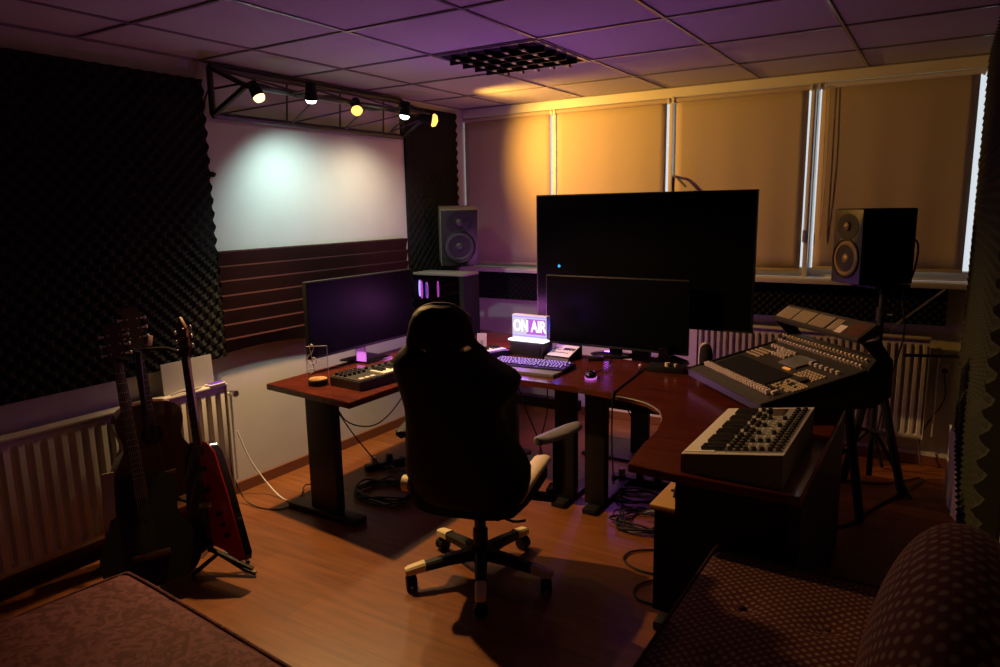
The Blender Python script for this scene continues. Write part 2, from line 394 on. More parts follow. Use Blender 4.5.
# ------------------------------------------------------------------ acoustic foam
def eggcrate(name, W, Hh, M, m, label, pitch=.072, amp=.028, base=.03, res=4, diag=False, bot=None):
    """panel in local XZ (x 0..W, z 0..H), front towards -Y"""
    bm = bmesh.new(); nx = int(W / pitch * res); nz = int(Hh / pitch * res); V = []
    for j in range(nz + 1):
        r = []
        for i in range(nx + 1):
            x = W * i / nx; z = Hh * j / nz
            if diag: h = math.sin(PI * (x + z) / pitch) * math.sin(PI * (x - z) / pitch)
            else: h = math.sin(2 * PI * x / pitch) * math.sin(2 * PI * z / pitch)
            r.append(bm.verts.new(M @ Vector((x, -(base + amp * (1 + h) / 2), z))))
        V.append(r)
    for j in range(nz):
        for i in range(nx): bm.faces.new((V[j][i], V[j][i + 1], V[j + 1][i + 1], V[j + 1][i]))
    ring = V[0] + [V[j][nx] for j in range(1, nz + 1)] + V[nz][-2::-1] + [V[j][0] for j in range(nz - 1, 0, -1)]
    Mi = M.inverted(); bk = []
    for v in ring:
        c = Mi @ v.co; bk.append(bm.verts.new(M @ Vector((c.x, 0, c.z))))
    n = len(ring)
    for k in range(n): bm.faces.new((ring[k], bk[k], bk[(k + 1) % n], ring[(k + 1) % n]))
    bm.faces.new(bk)
    g = G(); g.bm.free(); g.bm = bm
    return tag(g.done(name, m), label, 'acoustic foam', 'black egg-crate foam panels')
ML = Matrix.Translation((0.001, 0, 0)) @ Matrix.Rotation(PI / 2, 4, 'Z')      # local x -> +y, front -> +x
def TL(y, z): return Matrix.Translation((.001, y, z)) @ Matrix.Rotation(PI / 2, 4, 'Z')
eggcrate('acoustic_foam_panel', 2.10, 1.52, TL(-4.62, .845), 'foam_black', 'large black egg-crate foam panel on the wall above the guitars', pitch=.072, amp=.028, diag=False)
eggcrate('acoustic_foam_panel', .66, 2.20, TL(-.795, .02) @ Matrix.Translation((0, 0, .2)), 'foam_black', 'tall black egg-crate foam panel filling the corner behind the speaker', pitch=.072, amp=.022, base=.012, diag=False)
eggcrate('acoustic_foam_panel', 3.44, .225, Matrix.Translation((.10, -.001, .905)), 'matte_black', 'low black foam strip under the window sill', pitch=.05, amp=.025, res=4)
MRt = Matrix.Translation((XR - .001, 0, 0)) @ Matrix.Rotation(-PI / 2, 4, 'Z')   # local x -> -y, front -> -x
eggcrate('acoustic_foam_panel', 2.50, 2.08, MRt @ Matrix.Translation((.16, 0, .36)), 'foam_olive', 'black-green egg-crate foam covering the wall beside the armchair', pitch=.075, amp=.040, base=.04, res=4)
# red wedge foam
g = G(); n = 7; z0, z1 = .86, 1.445; hh = (z1 - z0) / n
prof = [(0, z0)]
for k in range(n):
    z = z0 + k * hh; prof += [(.034, z + .001), (.052, z + hh * .93), (.050, z + hh * .97), (.036, z + hh * .998)]
prof.append((0, z1))
rings = []
for j in range(24):
    y = -2.515 + (1.66) * j / 23; d = .012 * math.sin(j * .45)
    rings.append([(.001 + p, y, z + d * (z < z0 + .05)) for p, z in prof])
g.loft(rings)
tag(g.done('acoustic_foam_panel', 'foam_red'), 'dark red wedge foam in long horizontal ridges under the white wall', 'acoustic foam')

# ------------------------------------------------------------------ radiators
def radiator(name, L, Hr, label, loc, rz, pitch=.05, valve=True, flip=1):
    t = thing(name, label, 'radiator', loc, rz, 'white panel radiators')
    g = G(); pts = []; n = int(L / pitch); x = 0
    for k in range(n):
        x0 = k * L / n; p = L / n
        pts += [(x0 + p * .0, -.058), (x0 + p * .12, -.058), (x0 + p * .30, -.078), (x0 + p * .70, -.078), (x0 + p * .88, -.058)]
    pts.append((L, -.058))
    def scale_row(z, fl):
        return [(x, -.07 if fl else y, z) for x, y in pts]
    rows = [scale_row(0.0, 1), scale_row(.028, 1), scale_row(.045, 0), scale_row(Hr - .05, 0), scale_row(Hr - .032, 1), scale_row(Hr, 1)]
    g.loft(rows, closed=False, cap=False)
    p = g.done('front_panel', 'radiator_white', t); so = p.modifiers.new('s', 'SOLIDIFY'); so.thickness = .002
    G().bx(-.004, L + .004, -.082, -.0, Hr, Hr + .012, .003).done('top_grille', 'radiator_white', t)
    G().bx(-.004, 0, -.078, -.0, 0, Hr).bx(L, L + .004, -.078, 0, 0, Hr).done('side_panel', 'radiator_white', t)
    G().bx(.0, L, -.012, -.004, .02, Hr - .01).done('back_panel', 'radiator_white', t)
    if valve:
        v = G(); xv = L + .05 if flip > 0 else -.05; xe = L if flip > 0 else 0
        v.cyl((xe, -.04, Hr - .06), (xv, -.04, Hr - .06), .008).cyl((xv, -.04, Hr - .06), (xv, -.04, .02), .007)
        v.done('pipe', 'radiator_white', t)
        G().cyl((xv, -.04, Hr - .075), (xv, -.04, Hr - .045), .014).cyl((xv, -.09, Hr - .06), (xv, -.045, Hr - .06), .019, .015).done('valve', 'steel', t)
    return t
radiator('radiator', 2.0, .60, 'long white ribbed radiator behind the guitars', (.055, -4.60, .105), PI / 2, pitch=.06, flip=1)
radiator('radiator', 1.42, .63, 'white ribbed radiator under the window behind the mixing desk', (2.05, -.03, .19), 0, pitch=.042, flip=1)
for y in (-3.9, -2.8): pass

# ------------------------------------------------------------------ lighting truss on the left wall
tr = thing('lighting_truss', 'black triangular metal truss carrying five spotlights', 'truss', (0, 0, 0))
yA, yB = -2.47, -.86; xa = .045; xp = .31; zb, zt, zm = 2.185, 2.437, 2.315
G().tube([(xa, yA, zb), (xa, yB, zb)], .019).done('bottom_chord', 'truss_black', tr)
G().tube([(xa, yA, zt), (xa, yB, zt)], .021).done('top_chord', 'truss_black', tr)
G().tube([(xp, yA + .02, zm), (xp, yB - .02, zm)], .017).done('front_chord', 'truss_black', tr)
for y in (yA, yB):
    G().tube([(xa, y, zb), (xa, y, zt)], .018).tube([(xa, y, zb), (xp, y + (.02 if y == yA else -.02), zm)], .016).tube([(xa, y, zt), (xp, y + (.02 if y == yA else -.02), zm)], .014).done('end_frame', 'truss_black', tr)
BY = [yA, -1.95, -1.50, -1.07, yB]
for k in range(4):
    y0, y1 = BY[k], BY[k + 1]; g = G()
    g.tube([(xa, y0, zb), (xp, y1, zm)], .005, 6).tube([(xa, y0, zt), (xp, y1, zm)], .005, 6)
    if k < 3: g.tube([(xa, y1, zb), (xa, y1 + .02, zt)], .006, 6).tube([(xa, y1 + .03, zb), (xp, y1, zm)], .005, 6)
    g.done('brace', 'truss_black', tr)
lm = ['lens_warm', 'lens_cool', 'lens_orange', 'lens_cool', 'lens_orange']
lab = ['small truss spotlight with a warm yellow beam, nearest the left end', 'small black spotlight with a white lens, between two warm ones', 'small truss spotlight glaring orange in the middle',
       'small spotlight with a white lens at the corner end of the truss', 'small orange spotlight beyond the truss end, in front of the corner foam']
for i, (p, a_, c, e, s, b) in enumerate(LAMPS):
    P = Vector(p); d = (Vector(a_) - P).normalized()
    t = thing('spotlight', lab[i], 'spotlight', P, group='spotlights hanging on the truss')
    T = d.to_track_quat('Z', 'Y').to_matrix().to_4x4()
    g = G(); g.M = T; g.lathe([(.018, -.085), (.026, -.08), (.030, -.05), (.034, -.002), (.037, -.001), (.037, .004), (.033, .004), (.031, -.004), (.0, -.004)], 20); g.done('housing', 'matte_black', t)
    g = G(); g.M = T; k_ = 1.5 if i == 4 else 1.15 if i == 2 else 1; g.lathe([(.0, -.003), (.031, -.003), (.031 * k_, .010 * k_), (.024 * k_, .024 * k_), (0, .032 * k_)], 20); g.done('lens', lm[i], t)
    c0 = T @ Vector((0, 0, -.04)); top = Vector((xp, P.y, zm - .012)) - P if i < 4 else Vector((xp, yB - .03, zm)) - P
    sx = T @ Vector((.036, 0, -.04)); sx2 = T @ Vector((-.036, 0, -.04)); mid = (c0 + top) / 2 if i < 4 else (c0 * .55 + top * .45)
    G().tube([sx, (sx + top) / 2 + (sx - c0) * .5, top, (sx2 + top) / 2 + (sx2 - c0) * .5, sx2], .005, 6, smooth=4).done('bracket', 'black_metal', t)
tag(G().tube([(.03, -2.53, 2.17), (.05, -2.50, 2.30), (.06, -2.44, 2.33), (xp, -2.38, 2.335), (xp, -2.1, 2.30), (xp + .01, -1.8, 2.335), (xp, -1.5, 2.29), (xp, -1.2, 2.335), (xp, -.95, 2.31)], .006, 6, smooth=5).done('power_cable', 'cable_black'), 'black cable wound along the lighting truss', 'cable')
tag(G().box((.012, -2.485, 1.87), (.022, .03, .03), bevel=.006).cyl((.02, -2.485, 1.87), (.04, -2.485, 1.87), .008).done('wall_hook', 'black_plastic'), 'tiny black hook on the white wall beside the foam', 'hook')

# ------------------------------------------------------------------ desks
DZ = .72
def arc(cx, cy, r, a0, a1, n=12, ry=None):
    return [(cx + r * math.cos(RAD(a0 + (a1 - a0) * k / n)), cy + (ry or r) * math.sin(RAD(a0 + (a1 - a0) * k / n))) for k in range(n + 1)]
dl = thing('desk', 'reddish wooden side desk along the white wall, carrying the wide dark monitor', 'desk', (0, 0, 0))
G().prism([(.36, -2.51), (1.05, -2.58), (1.04, -.62), (.36, -.45)], DZ - .032, DZ, bevel=.003).done('desktop', 'desk_wood', dl)
G().bx(.60, .80, -2.46, -2.40, .03, DZ - .034, .006).done('leg', 'black_metal', dl)
G().bx(.60, .80, -.95, -.89, .03, DZ - .034, .006).done('leg', 'black_metal', dl)
G().bx(.44, .96, -2.49, -2.40, 0, .035, .01).done('foot', 'black_metal', dl)
G().bx(.44, 1.00, -.97, -.87, 0, .035, .01).done('foot', 'black_metal', dl)
G().bx(.66, .74, -2.40, -.95, DZ - .10, DZ - .035).done('crossbar', 'black_metal', dl)

dm = thing('desk', 'reddish wooden middle desk under the gaming keyboard and lit sign', 'desk', (0, 0, 0))
G().prism([(1.06, -.98), (1.06, -1.68), (1.3, -1.745), (1.57, -1.768), (1.91, -1.768), (2.12, -1.80), (2.055, -1.02)], DZ - .032, DZ, bevel=.003).done('desktop', 'desk_wood', dm)
G().bx(1.715, 1.835, -1.66, -1.60, .03, DZ - .034, .006).done('leg', 'black_metal', dm)
G().bx(1.12, 1.24, -1.30, -1.24, .03, DZ - .034, .006).done('leg', 'black_metal', dm)
G().bx(1.73, 1.81, -1.74, -1.15, 0, .03, .01).done('foot', 'black_metal', dm)
G().bx(1.13, 1.22, -1.55, -1.05, 0, .035, .01).done('foot', 'black_metal', dm)
G().bx(1.24, 1.70, -1.34, -1.28, .44, .50).done('crossbar', 'black_metal', dm)

dr = thing('desk', 'reddish curved corner desk sweeping round to the keyboard synthesizer', 'desk', (0, 0, 0))
out = [(2.065, -1.02), (2.135, -1.80)] + [(2.30, -1.835)][:0] + [(2.22, -1.81), (2.33, -1.86), (2.43, -1.96), (2.49, -2.10), (2.525, -2.28), (2.535, -2.45), (2.55, -2.60), (2.565, -2.70), (2.75, -2.72), (3.165, -2.72), (3.165, -1.30), (2.80, -1.02)]
G().prism(out, DZ - .032, DZ, bevel=.003).done('desktop', 'desk_wood', dr)
G().tube([(x, y - .0, DZ - .012) for x, y in [(2.14, -1.808), (2.22, -1.817), (2.33, -1.866), (2.425, -1.964), (2.484, -2.10), (2.519, -2.28), (2.529, -2.45)]], .004, 6, smooth=4).done('edge_trim', 'grey_plastic', dr)
G().bx(1.90, 2.02, -1.66, -1.60, .03, DZ - .034, .006).bx(1.90, 2.16, -1.66, -1.60, DZ - .08, DZ - .034).done('leg', 'black_metal', dr)
G().bx(1.92, 2.00, -1.74, -1.20, 0, .03, .01).done('foot', 'black_metal', dr)
G().bx(1.80, 2.45, -1.16, -1.10, .44, .52).done('cable_tray', 'black_metal', dr)
G().bx(3.12, 3.16, -2.66, -1.45, .0, DZ - .034).done('side_panel', 'black_plastic', dr)
G().bx(2.72, 3.12, -2.62, -2.59, .10, DZ - .034).done('front_panel', 'black_plastic', dr)
cb = thing('low_cabinet', 'low dark cabinet with a bare wooden top under the curved desk', 'cabinet', (0, 0, 0))
G().bx(2.60, 3.08, -2.50, -1.95, .04, .475).done('body', 'black_plastic', cb)
G().bx(2.585, 3.09, -2.52, -1.94, .475, .497, .004).done('top', 'wood_pale', cb)
G().bx(2.63, 2.69, -2.585, -1.97, .0, .04, .01).bx(2.98, 3.04, -2.585, -1.97, .0, .04, .01).done('foot', 'black_metal', cb)
tag(G().tube([(2.62, -2.36, .502), (2.66, -2.30, .503), (2.68, -2.20, .505), (2.64, -2.10, .503), (2.61, -2.22, .502), (2.65, -2.42, .503)], .004, 6, smooth=5).done('cable', 'cable_black'), 'thin black cable looped on the low cabinet top', 'cable')

# ------------------------------------------------------------------ monitors and television
def monitor(name, label, loc, rz, w, h, z0, depth=.03, foot='round', group=None):
    t = thing(name, label, 'monitor', loc, rz, group)
    G().box((0, .0, z0 + h / 2), (w, depth, h), bevel=.004).box((0, depth * .8, z0 + h / 2), (w * .6, depth * 1.2, h * .6), bevel=.012).done('casing', 'black_plastic', t)
    G().box((0, -depth / 2 - .0015, z0 + h / 2 + .004), (w - .012, .002, h - .024)).done('screen', 'screen', t)
    G().box((0, -depth / 2 - .001, z0 + .007), (w - .004, .004, .014), bevel=.001).done('chin', 'black_metal', t)
    if foot:
        G().prism([(-.045, .035), (.045, .035), (.032, .055), (-.032, .055)], .012, z0 + h * .55).done('stand_neck', 'gloss_black', t)
        if foot == 'round': G().lathe([(0, 0), (.150, 0), (.155, .004), (.14, .010), (.05, .018), (0, .018)], 40, Matrix.Diagonal((1, .72, 1, 1))).done('stand_base', 'gloss_black', t)
        else: G().prism([(-.11, -.13), (.11, -.13), (.13, .10), (-.13, .10)], 0, .012, bevel=.003).done('stand_base', 'gloss_black', t)
    return t
monitor('monitor', 'wide dark monitor on the side desk before the red foam ridges', (.40, -1.75, DZ), PI / 2 - RAD(0), .96, .455, .085, foot='square', group=None)
monitor('monitor', 'dark wide monitor on a round foot in front of the television', (1.76, -.93, DZ), RAD(-1), .965, .455, .045, foot='round')
tv = thing('television', 'very large black flat television standing behind the middle monitor', 'television', (1.86, -.80, 0), 0)
G().box((0, .0, 1.322), (1.435, .035, .832), bevel=.004).box((0, .045, 1.25), (.9, .06, .5), bevel=.02).done('casing', 'black_plastic', tv)
G().box((0, -.0185, 1.325), (1.415, .002, .808)).done('screen', 'screen', tv)
G().lathe([(0, 0), (.010, 0), (.006, .003), (0, .004)], 14, Matrix.Translation((-.545, -.0195, 1.268)) @ Matrix.Rotation(PI / 2, 4, 'X')).done('indicator_light', 'glint_blue', tv)  # blue reflection on the screen made as a glowing dot
G().box((0, -.019, .914), (1.42, .004, .010)).done('chin', 'black_metal', tv)
G().bx(-.55, .55, .018, .026, .925, .935).done('added_strip', 'sign_purple', tv)  # added glowing strip, dresses the fill light behind the television
G().bx(-.06, .06, .08, .12, .02, 1.45).bx(-.3, .3, .075, .09, 1.2, 1.3).done('stand_column', 'black_metal', tv)
G().bx(-.35, .35, -.08, .33, 0, .02, .006).done('stand_base', 'black_metal', tv)
vs = thing('device_dock', 'black wedge shaped stand on the desk right of the round monitor foot', 'stand', (2.13, -1.02, DZ), 0)
G().prism([(-.13, 0), (.13, 0), (.12, .02), (.03, .045), (.02, .10), (-.03, .10), (-.035, .045), (-.13, .012)], -.06, .03, Matrix.Rotation(PI / 2, 4, 'X')).done('wedge', 'gloss_black', vs)
mc = thing('volume_controller', 'small black box with pale knobs at the back of the curved desk', 'audio controller', (2.20, -1.20, DZ), RAD(8))
G().box((0, 0, .018), (.21, .11, .036), bevel=.005).done('body', 'black_plastic', mc)
G().cyl((.01, -.035, .036), (.01, -.035, .058), .014).done('knob', 'led_pale', mc)
G().cyl((.055, -.028, .036), (.055, -.028, .052), .009).done('knob', 'led_pale', mc)
tag(G().tube([(2.04, -1.20, .728), (2.03, -1.17, .731)], .010, 10).done('adapter_plug', 'knob_pale'), 'tiny pale plug lying at the seam between the desks', 'plug')
tag(G().tube([(2.04, -1.20, .728), (2.08, -1.35, .724), (2.10, -1.55, .724), (2.12, -1.74, .724), (2.128, -1.81, .722), (2.130, -1.822, .66), (2.12, -1.80, .45), (2.10, -1.72, .2)], .004, 6, smooth=5).done('cable', 'cable_black'), 'thin cable running along the desk seam and over its front edge', 'cable')

bt = thing('rounded_speaker', 'tall rounded dark capsule standing beside the mixing desk on the reddish desk', 'desk gadget', (2.40, -1.12, DZ))
G().lathe([(0, 0), (.030, 0), (.034, .01), (.037, .06), (.037, .10), (.033, .135), (.022, .155), (0, .162)], 28, Matrix.Diagonal((1, .7, 1, 1))).done('body', 'matte_black', bt)
G().tube([(-.036, 0, .012), (-.039, 0, .07), (-.035, 0, .13), (-.022, 0, .158), (.0, 0, .165)], .005, 6, smooth=4).done('trim', 'knob_pale', bt)

# ------------------------------------------------------------------ loudspeakers
def cone(T, r, m_sur, m_cone, parent, name):
    g = G(); g.M = T; g.lathe([(0, .0), (r * 1.12, 0), (r * 1.12, .004), (r * 1.0, .006), (r * .93, .010), (r * .84, .004), (r * .8, -.002), (r * .3, -.03), (r * .28, -.028), (r * .2, -.018), (0, -.014)], 36)
    # ring (surround) and cone in one driver
    return g.done(name, m_cone, parent)
def speaker(label, loc, rz, w, d, h, cm, top_m, stand, group='studio monitor speakers'):
    t = thing('studio_speaker', label, 'loudspeaker', loc, rz, None)
    G().box((0, 0, h / 2), (w, d, h), bevel=.008).done('cabinet', top_m, t)
    F = -d / 2
    G().box((0, F - .003, h / 2), (w - .008, .010, h - .008), bevel=.004).done('front_baffle', 'speaker_black', t)
    R = Matrix.Translation((0, F - .008, h * .34)) @ Matrix.Rotation(PI / 2, 4, 'X')
    g = G(); g.M = R; g.lathe([(w * .40, 0), (w * .44, 0), (w * .44, .008), (w * .415, .011), (w * .39, .004)], 40); wr = g.done('woofer', 'black_plastic', t)
    g = G(); g.M = R; g.lathe([(0, .0005), (w * .405, .0005), (w * .40, .004), (w * .36, .010), (w * .31, .009), (w * .29, .003), (w * .12, .001), (w * .11, .006), (w * .06, .013), (0, .015)], 40); g.done('cone', cm, wr)
    R = Matrix.Translation((0, F - .008, h * .77)) @ Matrix.Rotation(PI / 2, 4, 'X')
    g = G(); g.M = R; g.lathe([(0, .0), (w * .36, .0), (w * .36, .003), (w * .30, .003), (w * .14, .001), (w * .12, .004), (0, .002)], 40, Matrix.Diagonal((1, .78, 1, 1))); tw = g.done('tweeter_horn', 'black_plastic', t)
    g = G(); g.M = R; g.lathe([(0, .001), (w * .10, .003), (w * .09, .012), (w * .04, .020), (0, .022)], 24); g.done('dome', cm, tw)
    G().box((-.03, F - .0095, h * .585), (.042, .002, .008)).done('badge', 'steel', t)
    return t
speaker('studio loudspeaker in the corner, on a stand behind the computer', (.235, -.46, 1.24), RAD(40), .285, .27, .43, 'cone_black', 'lit_beige', 1).rotation_euler = (RAD(7), 0, RAD(40))
speaker('black studio loudspeaker with brassy cones on a pole before the widest blind', (3.16, -.555, 1.205), RAD(-48), .25, .32, .415, 'copper_cone', 'matte_black', 1)
st = thing('speaker_stand', 'dark speaker stand rising behind the computer case', 'stand', (.235, -.46, 0))
G().lathe([(0, 0), (.16, 0), (.16, .012), (.03, .02), (0, .02)], 32).done('base', 'black_metal', st)
G().cyl((0, 0, .02), (0, 0, 1.2), .017).done('pole', 'steel', st); G().box((0, 0, 1.222), (.22, .22, .018), rz=RAD(40), bevel=.003).done('plate', 'black_metal', st)
st = thing('speaker_stand', 'black pole stand holding the speaker with brassy cones', 'stand', (3.22, -.50, 0))
G().cyl((0, 0, .05), (0, 0, 1.185), .017).done('pole', 'black_metal', st); G().box((-.02, 0, 1.188), (.22, .22, .018), rz=RAD(-48), bevel=.003).done('plate', 'black_metal', st)
G().cyl((0, 0, .98), (0, 0, 1.06), .028).tube([(.02, 0, 1.02), (.06, -.02, 1.02)], .008).done('clamp', 'black_metal', st)
for a in (80, 200, 320): G().tube([(0, 0, .35), (.30 * math.cos(RAD(a)), .30 * math.sin(RAD(a)), .014)], .011).done('leg', 'black_metal', st)
bm_ = thing('microphone_boom', 'thin metal boom rod slanting up beside the speaker pole', 'microphone stand', (3.22, -.50, 0))
G().tube([(.035, -.02, .93), (.30, .33, 1.14)], .006, 8).done('rod', 'steel', bm_)
G().cyl((.02, -.02, .93), (.05, -.02, .93), .015).done('clutch', 'black_metal', bm_)
tag(G().tube([(3.32, -.44, 1.44), (3.36, -.44, 1.44), (3.375, -.44, 1.38), (3.36, -.46, 1.25), (3.32, -.5, 1.14), (3.34, -.45, .9), (3.28, -.4, .6), (3.24, -.35, .3), (3.2, -.3, .02)], .006, 6, smooth=6).done('cable', 'cable_black'), 'black cable looping from the back of the pole speaker down past the radiator', 'cable')

# ------------------------------------------------------------------ computer case
pc = thing('computer_case', 'black computer tower with glass side and glowing fans', 'computer', (.315, -.74, DZ), RAD(3))
W_, D_, H_ = .45, .22, .47
g = G(); g.bx(-W_ / 2, W_ / 2, -D_ / 2, D_ / 2, 0, .03, .003).bx(-W_ / 2, -W_ / 2 + .008, -D_ / 2, D_ / 2, .03, H_ - .02).bx(W_ / 2 - .045, W_ / 2, -D_ / 2, D_ / 2, .03, H_ - .02, .004).bx(-W_ / 2, W_ / 2, D_ / 2 - .008, D_ / 2, .03, H_ - .02)
g.bx(-W_ / 2 + .008, W_ / 2 - .045, -D_ / 2 + .01, D_ / 2 - .01, .03, .12); g.done('shell', 'matte_black', pc)
G().bx(-W_ / 2, W_ / 2, -D_ / 2, D_ / 2, H_ - .02, H_, .004).done('top_panel', 'lit_beige', pc)  # paler than the shell: light falling on the top put into its colour
G().bx(-W_ / 2 + .004, W_ / 2 - .04, -D_ / 2 - .004, -D_ / 2, .03, H_ - .022).done('glass_panel', 'dark_glass', pc)
for xx, yy, z, hh_, mm in ((-.195, -.07, .345, .12, 'rgb_white'), (-.178, -.07, .335, .13, 'rgb_pink'), (-.150, -.05, .33, .12, 'rgb_blue'), (-.140, -.05, .33, .12, 'rgb_pink'), (-.055, -.03, .34, .12, 'rgb_pink')):
    f = G(); r_ = hh_ / 2; f.tube([(xx + .006 * math.cos(t * PI / 4), yy, z + r_ * math.sin(t * PI / 4)) for t in range(8)], .0028 if xx > -.17 else .0045, 6, closed=True, smooth=3)
    f.done('fan_ring', mm, pc)
G().bx(-.06, .10, D_ / 2 - .05, D_ / 2 - .02, .30, .32).done('memory_light', 'black_metal', pc)
G().bx(.172, .178, -D_ / 2 - .006, -D_ / 2 - .004, .12, .16).done('power_light', 'rgb_blue', pc)

# ------------------------------------------------------------------ lit sign on its box
sb = thing('desktop_speaker', 'small dark box that the lit sign stands on', 'box', (1.285, -1.16, DZ), RAD(-2))
G().box((0, 0, .047), (.25, .13, .094), bevel=.006).done('body', 'speaker_black', sb)
G().box((0, -.067, .047), (.22, .004, .07), bevel=.002).done('grille', 'black_plastic', sb)
sg = thing('lightbox_sign', 'small glowing white and violet light box reading ON AIR', 'light box', (1.285, -1.17, DZ + .098), RAD(-2)); sg.scale = (.93, 1, .9)
G().box((0, .012, .10), (.28, .04, .165), bevel=.005).done('casing', 'curtain', sg)
G().box((0, -.0095, .10), (.272, .003, .155)).done('face', 'sign_white', sg)
G().bx(-.02, .13, -.0125, -.0112, .045, .155).done('tinted_field', 'sign_purple', sg)
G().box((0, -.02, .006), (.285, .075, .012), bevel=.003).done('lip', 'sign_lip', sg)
G().bx(-.136, .136, -.0125, -.011, .165, .172).bx(-.136, .136, -.0125, -.011, .028, .034).done('rail', 'sign_edge', sg)
text('ON AIR', .112, .0012, 'sign_letter', sg, (0.004, -.0138, .10), (PI / 2, 0, 0), 'lettering', .68, .003)

# ------------------------------------------------------------------ things on the middle desk
def piano_keys(parent, x0, y0, z, nw, kw=.0232, kl=.14, name='white_key'):
    g = G()
    for k in range(nw): g.bx(x0 + k * kw + .0006, x0 + (k + 1) * kw - .0006, y0, y0 + kl, z, z + .012, .0015)
    g.done('white_keys', 'white_key', parent)
    g = G()
    for k in range(nw - 1):
        if k % 7 in (0, 1, 3, 4, 5): g.bx(x0 + (k + 1) * kw - .0065, x0 + (k + 1) * kw + .0065, y0 + kl * .38, y0 + kl, z + .012, z + .024, .0015)
    g.done('black_keys', 'black_key', parent)
k = thing('piano_keyboard', 'white-keyed music keyboard partly hidden behind the chair headrest', 'music keyboard', (.985, -1.44, DZ), RAD(70))
G().box((0, .0, .018), (.52, .20, .036), bevel=.005).done('body', 'black_plastic', k)
piano_keys(k, -.25, -.095, .036, 21, kl=.11)
g = G()
for q in range(6): g.cyl((-.2 + q * .07, .045, .036), (-.2 + q * .07, .045, .05), .009)
g.done('knobs', 'knob_dark', k)
c = thing('desk_card', 'small white card standing behind the white music keys', 'card', (.86, -1.09, DZ), RAD(30))
G().box((0, 0, .05), (.065, .004, .095), rot=Matrix.Rotation(RAD(-10), 4, 'X')).done('card', 'fabric_grey', c); G().box((.0, -.005, .035), (.02, .003, .03), rot=Matrix.Rotation(RAD(-10), 4, 'X')).done('print', 'grey_plastic', c)

kb = thing('gaming_keyboard', 'black gaming keyboard with violet backlit keys', 'keyboard', (1.46, -1.46, DZ), RAD(-1))
kb.location = (1.455, -1.465, DZ); kb.rotation_euler = (0, 0, RAD(4)); kb.scale = (1, 1.25, 1)
G().box((0, 0, .012), (.50, .16, .022), bevel=.004).box((0, .0, .023), (.485, .145, .002)).done('body', 'black_plastic', kb)
G().box((0, 0, .0245), (.47, .13, .001)).done('backlight', 'key_glow', kb)
G().prism([(-.235, -.155), (.235, -.165), (.25, -.085), (-.25, -.085)], .002, .018, bevel=.003).done('wrist_rest', 'grey_plastic', kb)
random.seed(3)
g = G(); lg = G()
for r in range(6):
    x = -.235
    while x < .225:
        wd = random.choice([.019, .019, .019, .019, .028]) if r < 5 else .019
        if r == 0 and -.12 < x < .0: wd = .11
        if .075 < x + wd / 2 < .085: x += .01; continue
        g.bx(x + .0015, x + wd - .0015, -.065 + r * .022, -.065 + r * .022 + .0165, .025, .034, .0015); lg.bx(x + wd * .5 - .0035, x + wd * .5 + .0035, -.065 + r * .022 + .003, -.065 + r * .022 + .014, .034, .0344); x += wd
g.done('keys', 'knob_dark', kb); lg.done('key_legends', 'key_legend', kb)['kind'] = 'stuff'
ai = thing('audio_interface', 'small angled desk unit with a lit white and blue label', 'audio device', (1.555, -1.17, DZ), RAD(-4))
T = Matrix.Rotation(PI / 2, 4, 'Z') @ Matrix.Rotation(PI / 2, 4, 'X')
G().prism([(-.10, 0), (.10, 0), (.10, .085), (-.09, .02)], -.10, .10, T, bevel=.002).done('body', 'black_plastic', ai)
ang = math.atan2(.065, .19); R = Matrix.Rotation(ang, 4, 'X')
def onai(x, y, z=0): return (x, y * math.cos(ang), .0545 + y * math.sin(ang) + z)
G().box(onai(0, 0, .001), (.185, .16, .002), rot=R).done('label_panel', 'paper', ai)
text('PC', .045, .0005, 'pipe', ai, onai(-.055, .02, .0025), (ang, 0, 0), 'lettering', 1.1, .002)
g = G()
for q in range(7): g.box(onai(.0 + q * .013, .022 + .004 * (q % 2), .003), (.010, .034 - .008 * (q % 2), .001), rot=R)
for q in range(9): g.box(onai(-.05 + q * .013, -.03, .003), (.009, .008, .001), rot=R)
g.done('print_marks', 'black_plastic', ai); ai.scale = (.86, .9, .86); ai.location = (1.515, -1.155, DZ)
mo = thing('computer_mouse', 'computer mouse with a glowing pink and violet rim', 'mouse', (1.89, -1.56, DZ), RAD(20))
G().ball((0, 0, .016), .032, 20, (1, 1.6, .85)).done('shell', 'gloss_black', mo)
G().lathe([(0, 0), (.032, 0), (.0345, .006), (.034, .011), (0, .011)], 28, Matrix.Diagonal((1, 1.6, 1, 1))).done('light_rim', 'mouse_glow', mo)
tag(G().box((1.72, -1.12, DZ + .012), (.10, .06, .024), rz=.5, bevel=.006).done('power_adapter', 'black_plastic'), 'small black adapter between the angled unit and round monitor foot', 'adapter')
tag(G().tube([(1.872, -1.50, .728), (1.86, -1.40, .724), (1.89, -1.30, .724), (1.84, -1.20, .724), (1.80, -1.06, .724)], .0025, 6, smooth=6).done('cable', 'cable_black'), 'thin black mouse cord running back over the middle desk', 'cable')

